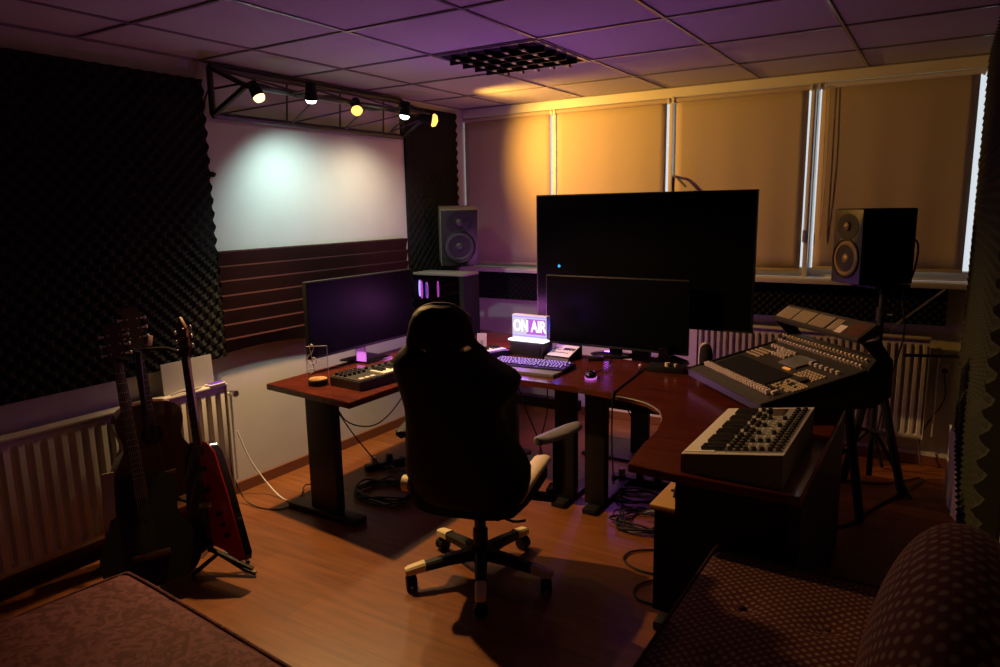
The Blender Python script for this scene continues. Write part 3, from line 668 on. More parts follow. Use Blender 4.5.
# ------------------------------------------------------------------ things on the side desk
ctl = thing('keyboard_controller', 'dark music controller with knobs and ivory keys on the side desk', 'music keyboard', (.86, -2.06, DZ), RAD(84))
G().prism([(-.32, -.12), (.32, -.12), (.32, .12), (-.32, .12)], .0, .055, bevel=.006).done('body', 'mixer_grey', ctl)
piano_keys(ctl, -.135, -.115, .052, 19, kl=.12)
g = G()
for q in range(5):
    for r in range(3): g.cyl((-.29 + q * .033, .10 - r * .035, .055), (-.29 + q * .033, .10 - r * .035, .070), .010, n=12)
for q in range(7): g.cyl((-.10 + q * .05, .075, .055), (-.10 + q * .05, .075, .070), .010, n=12)
g.done('knobs', 'knob_dark', ctl)
g = G()
for q in range(3): g.bx(-.29 + q * .04, -.262 + q * .04, -.10, -.075, .055, .060, .002)
g.done('pads', 'knob_pale', ctl)
tag(G().box((.62, -1.93, DZ + .004), (.05, .17, .006), rz=-.15, bevel=.002).done('folded_paper', 'paper'), 'pale folded paper lying beside the side-desk monitor foot', 'paper')
cl = thing('acrylic_lamp', 'clear acrylic plate with a treble clef on a round wooden base', 'lamp', (.635, -2.385, DZ), RAD(40))
G().lathe([(0, 0), (.052, 0), (.054, .004), (.054, .026), (.052, .030), (0, .030)], 36).done('base', 'black_plastic', cl)
G().lathe([(0, .030), (.050, .030), (.049, .036), (0, .036)], 36).done('base_top', 'wood_pale', cl)
G().box((0, 0, .125), (.115, .005, .185), bevel=.002).done('plate', 'acrylic', cl)
G().tube([(-.0575, 0, .04), (-.0575, 0, .215), (.0575, 0, .215), (.0575, 0, .04)], .0016, 5).done('plate_edge', 'curtain', cl)
clef = [(0, -.045), (-.01, -.05), (-.014, -.04), (-.004, -.032), (.004, -.042), (.002, -.02), (-.004, .02), (-.008, .05), (-.002, .068), (.006, .058), (.0, .036), (-.016, .018), (-.020, .0), (-.006, -.014), (.012, -.008), (.010, .010), (-.002, .010), (-.006, -.002)]
G().tube([(x - .022, -.0035, .135 + y) for x, y in [(p[0] * 1.5, p[1] * 1.35) for p in clef]], .0024, 6, smooth=5).tube([(.005 + q * .007, -.0035, .13 + .008 * math.sin(q * 2.4)) for q in range(7)], .0012, 5, smooth=4).done('engraving', 'paper', cl)

# ------------------------------------------------------------------ mixing desk
mx = thing('mixing_console', 'grey digital mixing console with rows of faders, screen and raised meter bridge', 'mixing desk', (2.63, -1.68, 0), math.atan2(-.747, .664))
MW = .36
T = Matrix.Rotation(PI / 2, 4, 'Z') @ Matrix.Rotation(PI / 2, 4, 'X')   # profile (y, z) extruded along x
side = [(0, .762), (0, .795), (.49, .915), (.55, .968), (.60, .968), (.64, .94), (.64, .79), (.56, .745), (.05, .745)]
g = G(); g.prism([(y, z) for y, z in side], -MW, MW, T, bevel=.003); g.done('body', 'mixer_grey', mx)
an = math.atan2(.12, .49); RX = Matrix.Rotation(an, 4, 'X')
def mp(x, d, up=0): return (x, d * math.cos(an) - up * math.sin(an), .797 + d * math.sin(an) + up * math.cos(an))
G().prism([(0, .790), (0, .802), (.5, .925), (.555, .978), (.60, .978), (.60, .9), (.5, .85), (.1, .76)], -MW - .012, -MW, T).done('side_cheek', 'black_plastic', mx)
G().prism([(0, .790), (0, .802), (.5, .925), (.555, .978), (.60, .978), (.60, .9), (.5, .85), (.1, .76)], MW, MW + .012, T).done('side_cheek', 'black_plastic', mx)
G().box(mp(0, .035), (MW * 2 - .01, .06, .004), rot=RX).done('arm_rest', 'mixer_panel', mx)
G().box(mp(-.08, .20, .001), (.48, .17, .003), rot=RX).done('fader_field', 'matte_black', mx)
def xr(n, a, b): return [a + (b - a) * i / (n - 1) for i in range(n)]
for x in xr(25, -.33, .27):
    G().box(mp(x, .095 + .001 * math.sin(x * 40), .009), (.013, .028, .022), rot=RX, bevel=.003).done('fader', 'knob_pale', mx)
g = G()
for x in xr(25, -.33, .27):
    g.box(mp(x, .135, .003), (.011, .008, .004), rot=RX)
g.done('channel_buttons', 'knob_dark', mx)
G().box(mp(.30, .11, .009), (.016, .03, .016), rot=RX, bevel=.003).done('master_fader', 'knob_pale', mx)
g = G(); random.seed(5)
for r in range(6):
    for c_ in range(9):
        if random.random() < .85: g.box(mp(.20 + c_ * .017 - .0, .16 + r * .017 + .0, .003), (.011, .009, .005), rot=RX)
for r in range(4):
    for c_ in range(7): g.box(mp(.16 + c_ * .022, .30 + r * .02, .003), (.013, .010, .005), rot=RX)
for r in range(4):
    for c_ in range(6): g.box(mp(-.33 + c_ * .022, .33 + r * .025, .003), (.013, .011, .005), rot=RX)
g.done('function_buttons', 'led_pale', mx)['kind'] = 'stuff'
g = G()
for r in range(3):
    for c_ in range(5): g.cyl(mp(-.19 + c_ * .026, .395 + r * .03, 0), mp(-.19 + c_ * .026, .395 + r * .03, .014), .008, n=12)
for c_ in range(6): g.cyl(mp(.10 + c_ * .04, .42, 0), mp(.10 + c_ * .04, .42, .014), .009, n=12)
for c_ in range(4): g.cyl(mp(-.30 + c_ * .03, .46, 0), mp(-.30 + c_ * .03, .46, .014), .009, n=12)
g.done('encoders', 'knob_pale', mx)
G().box(mp(.02, .40, .004), (.145, .12, .008), rot=RX, bevel=.002).done('display', 'lcd', mx)
G().box(mp(.06, .315, .004), (.05, .016, .004), rot=RX).done('indicator_lights', 'led_orange', mx)
G().cyl(mp(.255, .27, 0), mp(.255, .27, .012), .024, n=28).done('jog_wheel', 'knob_dark', mx)
a2 = math.atan2(.053, .06); R2 = Matrix.Rotation(a2, 4, 'X')
def mq(x, d, up=0): return (x, .49 + d * math.cos(a2) - up * math.sin(a2), .915 + d * math.sin(a2) + up * math.cos(a2))
for r in range(2):
    for x in xr(24, -.33, .33):
        p0 = mq(x, .020 + r * .036, 0); p1 = mq(x, .020 + r * .036, .018)
        G().cyl(p0, p1, .008, .006, n=10).done('gain_knob', 'led_pale' if r else 'knob_pale', mx)
# meter bridge on its two brackets
br = G().prism([(.44, 1.062), (.535, 1.128), (.565, 1.11), (.55, 1.075), (.455, 1.045)], -.312, MW + .008, T, bevel=.002).done('meter_bridge', 'mixer_grey', mx)
a3 = math.atan2(.066, .095); R3 = Matrix.Rotation(a3, 4, 'X')
def mb(x, d, up=0): return (x, .44 + d * math.cos(a3) - up * math.sin(a3), 1.062 + d * math.sin(a3) + up * math.cos(a3))
g = G()
for blk in range(3):
    for q in range(7): g.box(mb(-.290 + blk * .140 + q * .0182, .058, .002), (.0072, .080, .003), rot=R3)
for q in range(3): g.box(mb(.134 + q * .0182, .058, .001), (.0072, .075, .002), rot=R3)
g.done('meters', 'led_pale', br)
G().box(mb(.21, .040, .001), (.05, .05, .002), rot=R3).done('counter', 'knob_pale', br)
G().box(mb(.30, .058, .001), (.11, .08, .0015), rot=R3).done('badge_plate', 'spruce_brown', br)
for s, q_ in ((-1, -.316), (1, MW + .016)):
    G().prism([(.455, 1.05), (.545, 1.06), (.62, .96), (.60, .90), (.50, .915), (.50, .93), (.535, .97)], q_ - .004, q_ + .004, T).done('bridge_bracket', 'black_metal', mx)

# trestle under the console's far end
ts = thing('trestle', 'black folding trestle with splayed legs under the mixing console', 'trestle', (3.16, -.84, 0), RAD(70))
G().box((0, 0, .715), (.44, .10, .05), bevel=.006).done('top_beam', 'black_metal', ts)
G().box((0, 0, .685), (.40, .05, .03)).done('under_beam', 'black_metal', ts)
for sx in (-1, 1):
    for sy in (-1, 1): G().tube([(sx * .19, sy * .02, .70), (sx * .25, sy * .17, .01)], .024, 8).done('leg', 'black_metal', ts)
    G().tube([(sx * .22, -.09, .36), (sx * .22, .09, .36)], .011, 8).done('cross_brace', 'matte_black', ts)

# ------------------------------------------------------------------ synthesizer (player's side faces -x)
sy = thing('synthesizer', 'silver synthesizer with dark keys and a panel full of knobs', 'synthesizer', (2.93, -2.365, DZ), RAD(90))
# local: +x = world +y ; -y local = world +x ; build in world-like frame then rotate back
sy.rotation_euler = (0, 0, 0)
T2 = Matrix.Rotation(PI / 2, 4, 'X')     # (x, z) profile extruded along y
L2 = .325
G().prism([(-.172, .0), (-.172, .068), (.17, .120), (.17, .0)], -L2, L2, T2, bevel=.003).done('casing', 'case_brown', sy)
a4 = math.atan2(.052, .342)
R4 = Matrix.Rotation(-a4, 4, 'Y')
def sp(x, y, up=0): return (x * math.cos(a4) - up * math.sin(a4), y, .094 + x * math.sin(a4) + up * math.cos(a4))
g = G(); n = 22
for q in range(n): g.box(sp(-.115, -L2 + .02 + (q + .5) * (2 * L2 - .03) / n, .001), (.11, (2 * L2 - .03) / n - .0015, .006), rot=R4, bevel=.001)
g.done('white_keys', 'white_key', sy)
g = G(); q = 0
for q in range(n - 1):
    if q % 7 in (0, 1, 3, 4, 5): g.box(sp(-.072, -L2 + .02 + (q + 1) * (2 * L2 - .03) / n, .010), (.080, .0205, .014), rot=R4, bevel=.003)
g.done('black_keys', 'black_key', sy)
G().box(sp(0, 0, .0), (.345, 2 * L2, .0022), rot=R4).done('top_plate', 'aluminium', sy)
G().box(sp(.068, 0, .0018), (.185, 2 * L2 - .05, .002), rot=R4).done('control_panel', 'synth_panel', sy)
random.seed(11)
g = G(); g2 = G()
for r in range(7):
    for c_ in range(17):
        x = -.012 + r * .027; y = -L2 + .045 + c_ * .034
        if c_ > 12 and r in (2, 3, 4): continue
        if (r + c_) % 3 == 0 and c_ > 5 and r < 5: g2.box(sp(x, y, .003), (.012, .010, .004), rot=R4)
        elif r in (0, 1, 5, 6) or c_ % 3 == 0: g.cyl(sp(x, y, .002), sp(x, y, .017), .0095, .008, n=12)
        else: g2.box(sp(x, y, .003), (.008, .018, .004), rot=R4)
g.done('knobs', 'knob_dark', sy); g2.done('buttons', 'aluminium', sy)
G().box(sp(.05, .24, .003), (.06, .10, .003), rot=R4).done('display', 'gloss_black', sy)
G().box(sp(.045, .115, .003), (.004, .12, .003), rot=R4).box(sp(.022, .175, .003), (.05, .004, .003), rot=R4).done('panel_lines', 'aluminium', sy)

# ------------------------------------------------------------------ gaming chair
CX, CY = 1.81, -2.57; ZR = RAD(15)
ch = thing('gaming_chair', 'tall black racing style gaming chair on wheels, back to the viewer', 'chair', (CX, CY, 0), ZR)
LE = RAD(12)
def bp_(x, s, f): # backrest coords: x right, s slanted height (seat level .45), f forward
    return (x, -.22 - (s - .45) * math.sin(LE) + f * math.cos(LE), .45 + (s - .45) * math.cos(LE) + f * math.sin(LE))
prof = [(.425, .16, .17), (.445, .22, .235), (.47, .240, .262), (.54, .258, .280), (.60, .256, .285), (.65, .246, .268), (.73, .234, .226), (.81, .226, .190), (.86, .224, .188), (.91, .230, .222),
        (.955, .238, .258), (1.00, .246, .272), (1.03, .249, .252), (1.055, .248, .210), (1.08, .242, .168), (1.11, .218, .136), (1.15, .168, .122), (1.20, .152, .116), (1.25, .135, .104), (1.285, .115, .088), (1.31, .085, .064), (1.322, .045, .040)]
rings = []
dense = []
for i in range(len(prof) - 1):
    for j in range(3):
        t = j / 3; dense.append(tuple(prof[i][q] * (1 - t) + prof[i + 1][q] * t for q in range(3)))
dense.append(prof[-1])
for s, hl, hr in dense:
    hw = (hl + hr) / 2; cx = (hr - hl) / 2; r = []; top = min(1, (1.335 - s) / .05); bot = min(1, (s - .405) / .05)
    th = .045 * math.sqrt(max(.05, min(top, bot)))
    bol = .085 if s < 1.12 else .02 + .065 * max(0, 1 - (s - 1.12) / .06)
    for k in range(32):
        a = 2 * PI * k / 32; ca, sa = math.cos(a), math.sin(a)
        px_ = math.copysign(abs(ca) ** .55, ca); py_ = math.copysign(abs(sa) ** .8, sa)
        x = cx + hw * px_; f = th * py_ + bol * abs(px_) ** 3.2 * (.5 if sa < 0 else 1) * min(top, bot)
        r.append(bp_(x, s, f))
    rings.append(r)
back = G().loft(rings).done('backrest', 'black_leather', ch)
cut = G()
for x in (-.080, .080):
    T = Matrix.Translation(bp_(x + (-.012 if x < 0 else 0), 1.152, 0)) @ Matrix.Rotation(LE, 4, 'X') @ Matrix.Rotation(RAD(18) * (1 if x > 0 else -1) * -1, 4, 'Y')
    cut.M = T; cut.box((0, 0, 0), (.062, .5, .030), bevel=.008)
cut.M = Matrix(); co = cut.done('cutter', 'black_leather', ch)
bo = back.modifiers.new('b', 'BOOLEAN'); bo.operation = 'DIFFERENCE'; bo.object = co; bo.solver = 'EXACT'
bpy.context.view_layer.update()
dg = bpy.context.evaluated_depsgraph_get(); me = bpy.data.meshes.new_from_object(back.evaluated_get(dg))
back.modifiers.clear()
if len(me.vertices) > 500: back.data = me
bpy.data.objects.remove(co)
# piping and head cushion
G().tube([bp_(x, s, f) for x, s, f in ((-.14, 1.235, .035), (-.115, 1.285, .03), (-.06, 1.318, .02), (0, 1.326, .018), (.05, 1.318, .02), (.09, 1.28, .03), (.105, 1.245, .03))], .0045, 8, smooth=4).done('piping', 'grey_plastic', back)
g = G()
rr = []
for s, hx in ((1.195, .04), (1.205, .07), (1.225, .09), (1.25, .08), (1.265, .05)):
    rr.append([bp_(hx * math.cos(2 * PI * k / 20), s, .095 + .045 * math.sin(2 * PI * k / 20)) for k in range(20)])
g.loft(rr).done('head_cushion', 'black_leather', ch)
# seat with raised cream sided bolsters
rings = []
for y, hw in ((-.24, .20), (-.22, .235), (-.1, .255), (.1, .262), (.22, .262), (.28, .24), (.30, .20)):
    r = []
    for k in range(32):
        a = 2 * PI * k / 32; px_ = math.copysign(abs(math.cos(a)) ** .6, math.cos(a)); sa = math.sin(a)
        r.append((hw * px_, y, .43 + .045 * math.copysign(abs(sa) ** .7, sa) + (.045 * abs(px_) ** 3 if sa > 0 else 0)))
    rings.append(r)
G().loft(rings).done('seat', 'black_leather', ch)
for s in (-1, 1):
    g = G(); rr = []
    for y, z, wd in ((-.20, .478, .022), (-.05, .498, .034), (.10, .508, .042), (.22, .505, .042), (.27, .49, .03)):
        rr.append([(s * .238 + wd * math.cos(2 * PI * k / 14), y, z + .018 * math.sin(2 * PI * k / 14)) for k in range(14)])
    g.loft(rr).done('seat_bolster', 'cream_leather', ch)
for s, yaw in ((-1, .10), (1, -.42)):
    ax = s * .33
    g = G(); rr = []
    M = Matrix.Translation((ax + (.02 if s > 0 else 0), .07 if s > 0 else .03, 0)) @ Matrix.Rotation(yaw, 4, 'Z')
    for y, hw in ((-.155, .012), (-.145, .028), (-.11, .043), (0, .050), (.09, .046), (.13, .034), (.145, .014)):
        rr.append([M @ Vector((hw * math.cos(2 * PI * k / 18), y, .695 - .012 * math.cos(y * 6) + .017 * math.sin(2 * PI * k / 18))) for k in range(18)])
    g.loft(rr).done('armrest', 'grey_plastic' if s > 0 else 'black_plastic', ch)
    p0 = M @ Vector((0, 0, 0))
    G().box((p0.x, p0.y, .55), (.045, .075, .27), bevel=.008).box((ax * .98, p0.y, .415), (.05, .09, .05), bevel=.008).box((ax * .72, p0.y, .385), (.20, .06, .025), bevel=.005).done('armrest_post', 'black_plastic', ch)
G().bx(-.14, .14, -.15, .16, .345, .385, .008).done('tilt_mechanism', 'black_metal', ch)
g = G().lathe([(0, .35), (.026, .35), (.026, .23), (.034, .23), (.034, .10), (0, .10)], 24); g.done('gas_column', 'black_metal', ch)
hub = G().lathe([(0, .085), (.055, .09), (.055, .13), (.045, .145), (0, .145)], 28).done('hub', 'black_plastic', ch)
for adeg in (-129, -57, 4, 84, 159):
    a = RAD(adeg) - ZR; d = Vector((math.cos(a), math.sin(a), 0)); n_ = Vector((-d.y, d.x, 0))
    rr = []
    for t, z, hw, hh in ((.03, .118, .030, .024), (.15, .112, .026, .020), (.25, .100, .024, .017), (.335, .088, .021, .014), (.345, .086, .016, .010)):
        rr.append([d * t + n_ * (hw * sx) + Vector((0, 0, z + hh * sz)) for sx, sz in ((-1, -1), (1, -1), (1, .5), (.6, 1), (-.6, 1), (-1, .5))])
    sp_ = G().loft(rr).done('base_arm', 'black_plastic', ch)
    rr = []
    for t, z, hw, hh in ((.262, .101, .0245, .018), (.335, .0905, .0225, .0155), (.352, .087, .017, .012)):
        rr.append([d * t + n_ * (hw * sx) + Vector((0, 0, z + hh * sz)) for sx, sz in ((-1, -1), (1, -1), (1, .6), (.65, 1.1), (-.65, 1.1), (-1, .6))])
    G().loft(rr).done('end_cap', 'cream_leather', sp_)
    c = d * .325; cs = random.uniform(-.6, .6) + a; e = Vector((math.cos(cs), math.sin(cs), 0)) * .022
    g = G()
    for s in (-1, 1): g.cyl(c + e * .35 * s + Vector((0, 0, .031)), c + e * 1.05 * s + Vector((0, 0, .031)), .030, n=20)
    g.cyl(c + Vector((0, 0, .03)), c + Vector((0, 0, .082)), .009).cyl(c - e * .4 + Vector((0, 0, .036)), c + e * .4 + Vector((0, 0, .036)), .026)
    g.done('caster', 'black_plastic', sp_)
G().tube([(.10, -.12, .37), (.20, -.16, .36), (.26, -.18, .38)], .006, 8, smooth=3).done('tilt_lever', 'black_metal', ch)
G().lathe([(0, 0), (.035, 0), (.035, .03), (0, .03)], 24, Matrix.Translation((-.245, -.20, .50)) @ Matrix.Rotation(-PI / 2, 4, 'Y')).done('recline_knob', 'cream_leather', ch)

# ------------------------------------------------------------------ guitars
def guitar_out(kind):
    if kind == 'acoustic':
        h = [(0, 0), (.10, .004), (.17, .04), (.198, .11), (.192, .18), (.155, .25), (.135, .29), (.135, .33), (.150, .38), (.148, .43), (.115, .475), (.06, .492), (.03, .494)]
    else:
        h = [(0, 0), (.09, .006), (.15, .04), (.172, .10), (.162, .17), (.128, .22), (.122, .26), (.145, .31), (.160, .37), (.145, .41), (.115, .40), (.085, .35), (.05, .335), (.028, .335)]
    if kind == 'vee': return [(.0, .09), (.07, .06), (.16, .0), (.19, .0), (.20, .03), (.15, .30), (.105, .50), (.06, .555), (-.06, .575), (-.11, .53), (-.15, .30), (-.20, .06), (-.19, .03), (-.15, .03), (-.05, .08)]
    P = [Vector((x, y, 0)) for x, y in h]; sm = catmull(P, 4)
    R = [(p.x, p.y) for p in sm]; L = [(-x, y) for x, y in R[1:]][::-1]
    return R + L
def orient(bottom, head, normal_az):
    """local x width, y up the neck, z out of the face"""
    b, h = Vector(bottom), Vector(head); y = (h - b).normalized(); n = Vector((math.cos(RAD(normal_az)), math.sin(RAD(normal_az)), 0))
    z = (n - y * n.dot(y)).normalized(); x = y.cross(z); m = Matrix((x, y, z)).transposed().to_4x4(); m.translation = b
    return m.to_euler(), (h - b).length
def guitar(label, bottom, head, az, kind, body_m, face_m, neck_m='rosewood', side_m=None, head_m=None):
    e, L = orient(bottom, head, az); t = thing('acoustic_guitar' if kind == 'acoustic' else 'electric_guitar', label, 'guitar', bottom, rot=e)
    th = .10 if kind == 'acoustic' else .045; out = guitar_out(kind); top = .494 if kind == 'acoustic' else .56
    G().prism(out, -th, -.004, bevel=.004).done('body', side_m or body_m, t)
    G().prism(out, -.0039, .0, bevel=.002).done('top_face', face_m, t)
    hl = .19; nl = L - hl
    g = G(); rr = []
    for y, w_ in ((top - .06, .028), (nl, .021)): rr.append([(w_ * math.cos(PI + PI * k / 8), y, .004 + .022 * math.sin(PI + PI * k / 8)) for k in range(9)])
    g.loft(rr).done('neck', neck_m, t)
    G().prism([(-.028, top - .11 if kind == 'acoustic' else top - .05), (.028, top - .11 if kind == 'acoustic' else top - .05), (.0215, nl), (-.0215, nl)], .004, .009).done('fretboard', 'rosewood', t)
    g = G()
    for k in range(1, 19):
        y = nl - (nl - .12) * (1 - 2 ** (-k / 12)); 
        if y > top - .04: g.bx(-.022, .022, y - .001, y + .001, .009, .0105)
    g.done('frets', 'steel', t)
    if kind == 'acoustic': hd = [(-.022, nl), (.022, nl), (.036, nl + .03), (.038, L - .01), (.015, L), (-.015, L), (-.038, L - .01), (-.036, nl + .03)]
    else: hd = [(-.021, nl), (.021, nl), (.036, nl + .04), (.03, L - .05), (.0, L + .01), (-.008, L + .01), (-.03, L - .05), (-.036, nl + .04)]
    G().prism(hd, -.012, .004, bevel=.002).done('headstock', head_m or body_m, t)
    for s in (-1, 1):
        for k in range(3):
            y = nl + .045 + k * .045
            G().cyl((s * .030, y, -.004), (s * .058, y, -.004), .004, n=8).ball((s * .060, y, -.004), .010, 10, (.7, 1, .6)).cyl((s * .022, y, .003), (s * .022, y, .013), .004, n=8).done('tuning_peg', 'steel', t)
    g = G()
    for k in range(6): x = -.0165 + k * .0066; g.tube([(x * 1.4, .12, .012), (x, nl, .012)], .0006, 4)
    g.done('strings', 'steel', t)
    if kind == 'acoustic':
        G().lathe([(0, .0), (.050, 0), (.050, .0008), (0, .0008)], 36, Matrix.Translation((0, .335, 0))).done('sound_hole', 'matte_black', t)
        G().bx(-.075, .075, .115, .145, 0, .010, .003).done('bridge', 'rosewood', t)
    else:
        G().prism([(.0, .092), (-.05, .082), (-.15, .032), (-.19, .032), (-.198, .06), (-.148, .30), (-.108, .53), (-.06, .573), (-.012, .565)], .0, .003, bevel=.001).done('pickguard', 'gloss_black', t)
        for y in (.34, .44): G().bx(-.036, .036, y - .015, y + .009, .003, .012, .003).done('pickup', 'black_plastic', t)
        G().bx(-.04, .04, .26, .285, .003, .014, .002).done('bridge', 'steel', t)
        for k in range(3): G().cyl((.08 + .02 * k, .22 - k * .05, .0), (.08 + .02 * k, .22 - k * .05, .018), .009, n=14).done('control_knob', 'black_plastic', t)
    return t
guitar('dark acoustic guitar nearest the viewer, leaning in the stand by the armless couch', (.72, -3.46, .075), (.25, -3.27, 1.16), -28, 'acoustic', 'spruce_dark', 'matte_black', side_m='spruce_dark', head_m='spruce_dark')
guitar('brown acoustic guitar held behind the other guitars against the radiator', (.34, -3.16, .27), (.24, -3.17, 1.225), -18, 'acoustic', 'spruce_brown', 'spruce_dark')
guitar('glossy red electric guitar, rightmost in the stand', (.78, -3.21, .075), (.40, -3.02, 1.16), -86, 'vee', 'gloss_black', 'guitar_red', side_m='gloss_black', head_m='spruce_brown')
gs = thing('guitar_stand', 'black tubular guitar stand holding the guitars', 'guitar stand', (.62, -3.2, 0))
G().tube([(-.33, .02, .02), (-.33, .02, .5), (-.33, .02, 1.02)], .013, 8).done('upright', 'black_metal', gs)
G().tube([(-.33, .02, .14), (.05, .02, .12), (.27, .10, .03)], .012, 8).done('base_bar', 'black_metal', gs)
G().tube([(.02, -.34, .015), (.0, 0, .11), (.24, .08, .03), (.29, .10, .015)], .011, 8, smooth=3).done('foot_bar', 'black_metal', gs)
G().tube([(-.36, -.30, .015), (-.33, .0, .12), (-.36, .34, .015)], .012, 8).done('foot_bar', 'black_metal', gs)
G().tube([(-.24, -.08, 1.0), (-.33, -.09, 1.01), (-.35, .02, 1.02), (-.33, .15, 1.01), (-.22, .16, 1.0)], .010, 8, smooth=4).done('neck_yoke', 'matte_black', gs)
G().tube([(.10, .05, .09), (.12, -.10, .06), (.16, -.12, .055)], .010, 8).tube([(.12, .06, .09), (.20, .12, .06), (.24, .10, .055)], .010, 8).done('cradle_arm', 'black_plastic', gs)
G().tube([(-.33, .10, .26), (-.20, .12, .255), (-.17, .13, .31)], .010, 8).tube([(-.33, .25, .26), (-.20, .27, .255), (-.17, .28, .31)], .010, 8).tube([(-.33, .10, .26), (-.33, .25, .26)], .010).done('cradle_arm', 'black_plastic', gs)
tag(G().box((.285, -3.115, 1.06), (.012, .025, .05), rz=-.6, rot=Matrix.Rotation(-.2, 4, 'X'), bevel=.003).done('guitar_capo', 'led_pale'), 'small yellowish capo clipped by the brown guitar neck', 'capo')
rr = []
for k in range(14):
    t = k / 13; z = .56 - .52 * t; x = .50 + .02 * math.sin(t * 4) + .02 * t; y = -3.50 - .03 * math.sin(t * 3)
    rr.append([(x - .008, y - .022, z), (x + .008, y + .022, z), (x + .012, y + .021, z), (x - .004, y - .023, z)])
tag(G().loft(rr).done('guitar_strap', 'fabric_grey'), 'grey guitar strap hanging down beside the nearest guitar', 'strap')

# papers on the left radiator
for (y0, y1, x, h, l) in ((-2.945, -2.775, .085, .165, 'white sheet of card leaning on the wall on top of the long radiator'), (-2.762, -2.635, .075, .165, 'smaller white card leaning at the end of the long radiator')):
    g = G(); g.M = Matrix.Translation((x, 0, .719)) @ Matrix.Rotation(RAD(-3), 4, 'Y'); g.bx(-.002, .002, y0, y1, 0, h)
    tag(g.done('white_card', 'card_grey'), l, 'card')
sdv = thing('tray', 'small flat tray with a violet reflection made as glow, lying at the end of the long radiator', 'tray', (.112, -2.655, .717))
G().box((0, 0, .0065), (.055, .10, .009), bevel=.003).done('body', 'paper', sdv); G().box((0, 0, .0115), (.046, .088, .001)).done('screen', 'violet_reflection', sdv)  # violet reflection on the tray made as a glowing face, not a display
tag(G().tube([(.12, -2.93, .724), (.125, -2.86, .732), (.12, -2.80, .724), (.125, -2.75, .728)], [.004, .008, .008, .004], 8, smooth=4).done('cloth_scrap', 'fabric_grey'), 'crumpled grey cloth lying on the long radiator before the white sheet', 'cloth')

# ------------------------------------------------------------------ couch at lower left, armchair at lower right
def soft_box(x0, x1, y0, y1, z0, z1, r, wob=0, n=10, dome=0):
    g = G(); bm = g.bm; nx = max(8, int((x1 - x0) / .05)); ny = max(8, int((y1 - y0) / .05)); nz = max(6, int((z1 - z0) / .04))
    bmesh.ops.create_cube(bm, size=1); bmesh.ops.subdivide_edges(bm, edges=bm.edges[:], cuts=22, use_grid_fill=True)
    cx, cy, cz = (x0 + x1) / 2, (y0 + y1) / 2, (z0 + z1) / 2; hx, hy, hz = (x1 - x0) / 2, (y1 - y0) / 2, (z1 - z0) / 2
    for v in bm.verts:
        p = Vector((v.co.x * 2 * hx, v.co.y * 2 * hy, v.co.z * 2 * hz))
        q = Vector((max(-hx + r, min(hx - r, p.x)), max(-hy + r, min(hy - r, p.y)), max(-hz + r, min(hz - r, p.z))))
        d = p - q
        if d.length > 1e-6: p = q + d.normalized() * r
        u, w2 = p.x / hx, p.y / hy
        if p.z > 0: p.z += dome * (1 - u * u) * (1 - w2 * w2)
        if wob and p.z > 0: p.z += wob * (math.sin(p.x * 17) * math.sin(p.y * 13) + .6 * math.sin(p.x * 31 + 1) * math.sin(p.y * 27))
        v.co = p + Vector((cx, cy, cz))
    return g
co = thing('couch', 'low couch with dusky pink floral cover at the lower left', 'couch', (1.19, -3.83, .02), RAD(-5))
soft_box(0, 1.25, -1.0, 0, .27, .45, .055, dome=.02, wob=.002).done('mattress', 'floral_fabric', co)
G().tube([(.03, -.95, .438), (.022, -.2, .438), (.03, -.04, .438), (.07, -.014, .438), (.4, -.010, .438), (1.2, -.012, .438)], .006, 8, smooth=3).done('piping', 'floral_fabric', co)
G().bx(.03, 1.22, -.98, -.03, .06, .28, .01).done('base', 'black_plastic', co)
for x in (.08, 1.16):
    for y in (-.1, -.9): G().bx(x - .025, x + .025, y - .025, y + .025, -.02, .06).done('leg', 'black_plastic', co)

ac = thing('armchair', 'low chair upholstered in dark red fabric with beige dots, lower right', 'armchair', (0, 0, 0))
s_ = soft_box(2.875, 3.66, -4.10, -2.665, .30, .455, .035, dome=.035)
for v in s_.bm.verts:
    if v.co.z > .4:
        for bx_, by_ in ((3.06, -3.02), (3.30, -3.02), (3.06, -3.35), (3.30, -3.35)):
            d = math.hypot(v.co.x - bx_, v.co.y - by_); v.co.z -= .032 * math.exp(-(d / .045) ** 2)
s_.done('seat', 'sofa_fabric', ac, uvbox=True)
for bx_, by_ in ((3.06, -3.02), (3.30, -3.02), (3.06, -3.35), (3.30, -3.35)): G().ball((bx_, by_, .457), .013, 12, (1, 1, .5)).done('button', 'foam_red', ac)
G().tube([(2.885, -4.05, .448), (2.884, -2.72, .448), (2.90, -2.68, .448), (2.95, -2.672, .448), (3.63, -2.672, .448)], .006, 8, smooth=3).done('piping', 'foam_red', ac)
b_ = G(); rr = []
def se(v, e): return math.copysign(abs(v) ** e, v)
for q in range(29):
    ph = -PI / 2 * .97 + PI * .97 * q / 28
    rr.append([(3.549 + .138 * se(math.cos(ph), .9) * se(math.cos(2 * PI * k / 56), .9) + .02 * se(math.sin(ph), .9), -3.762 + .397 * se(math.cos(ph), .9) * se(math.sin(2 * PI * k / 56), .9), .762 + .339 * se(math.sin(ph), .9)) for k in range(56)])
b_.loft(rr); b_.done('back_cushion', 'sofa_fabric', ac, uvbox=True)
G().bx(2.90, 3.64, -4.06, -2.70, .05, .31, .01).done('base', 'black_plastic', ac)
for x in (2.95, 3.6):
    for y in (-4.0, -2.76): G().bx(x - .02, x + .02, y - .02, y + .02, 0, .06).done('leg', 'black_plastic', ac)

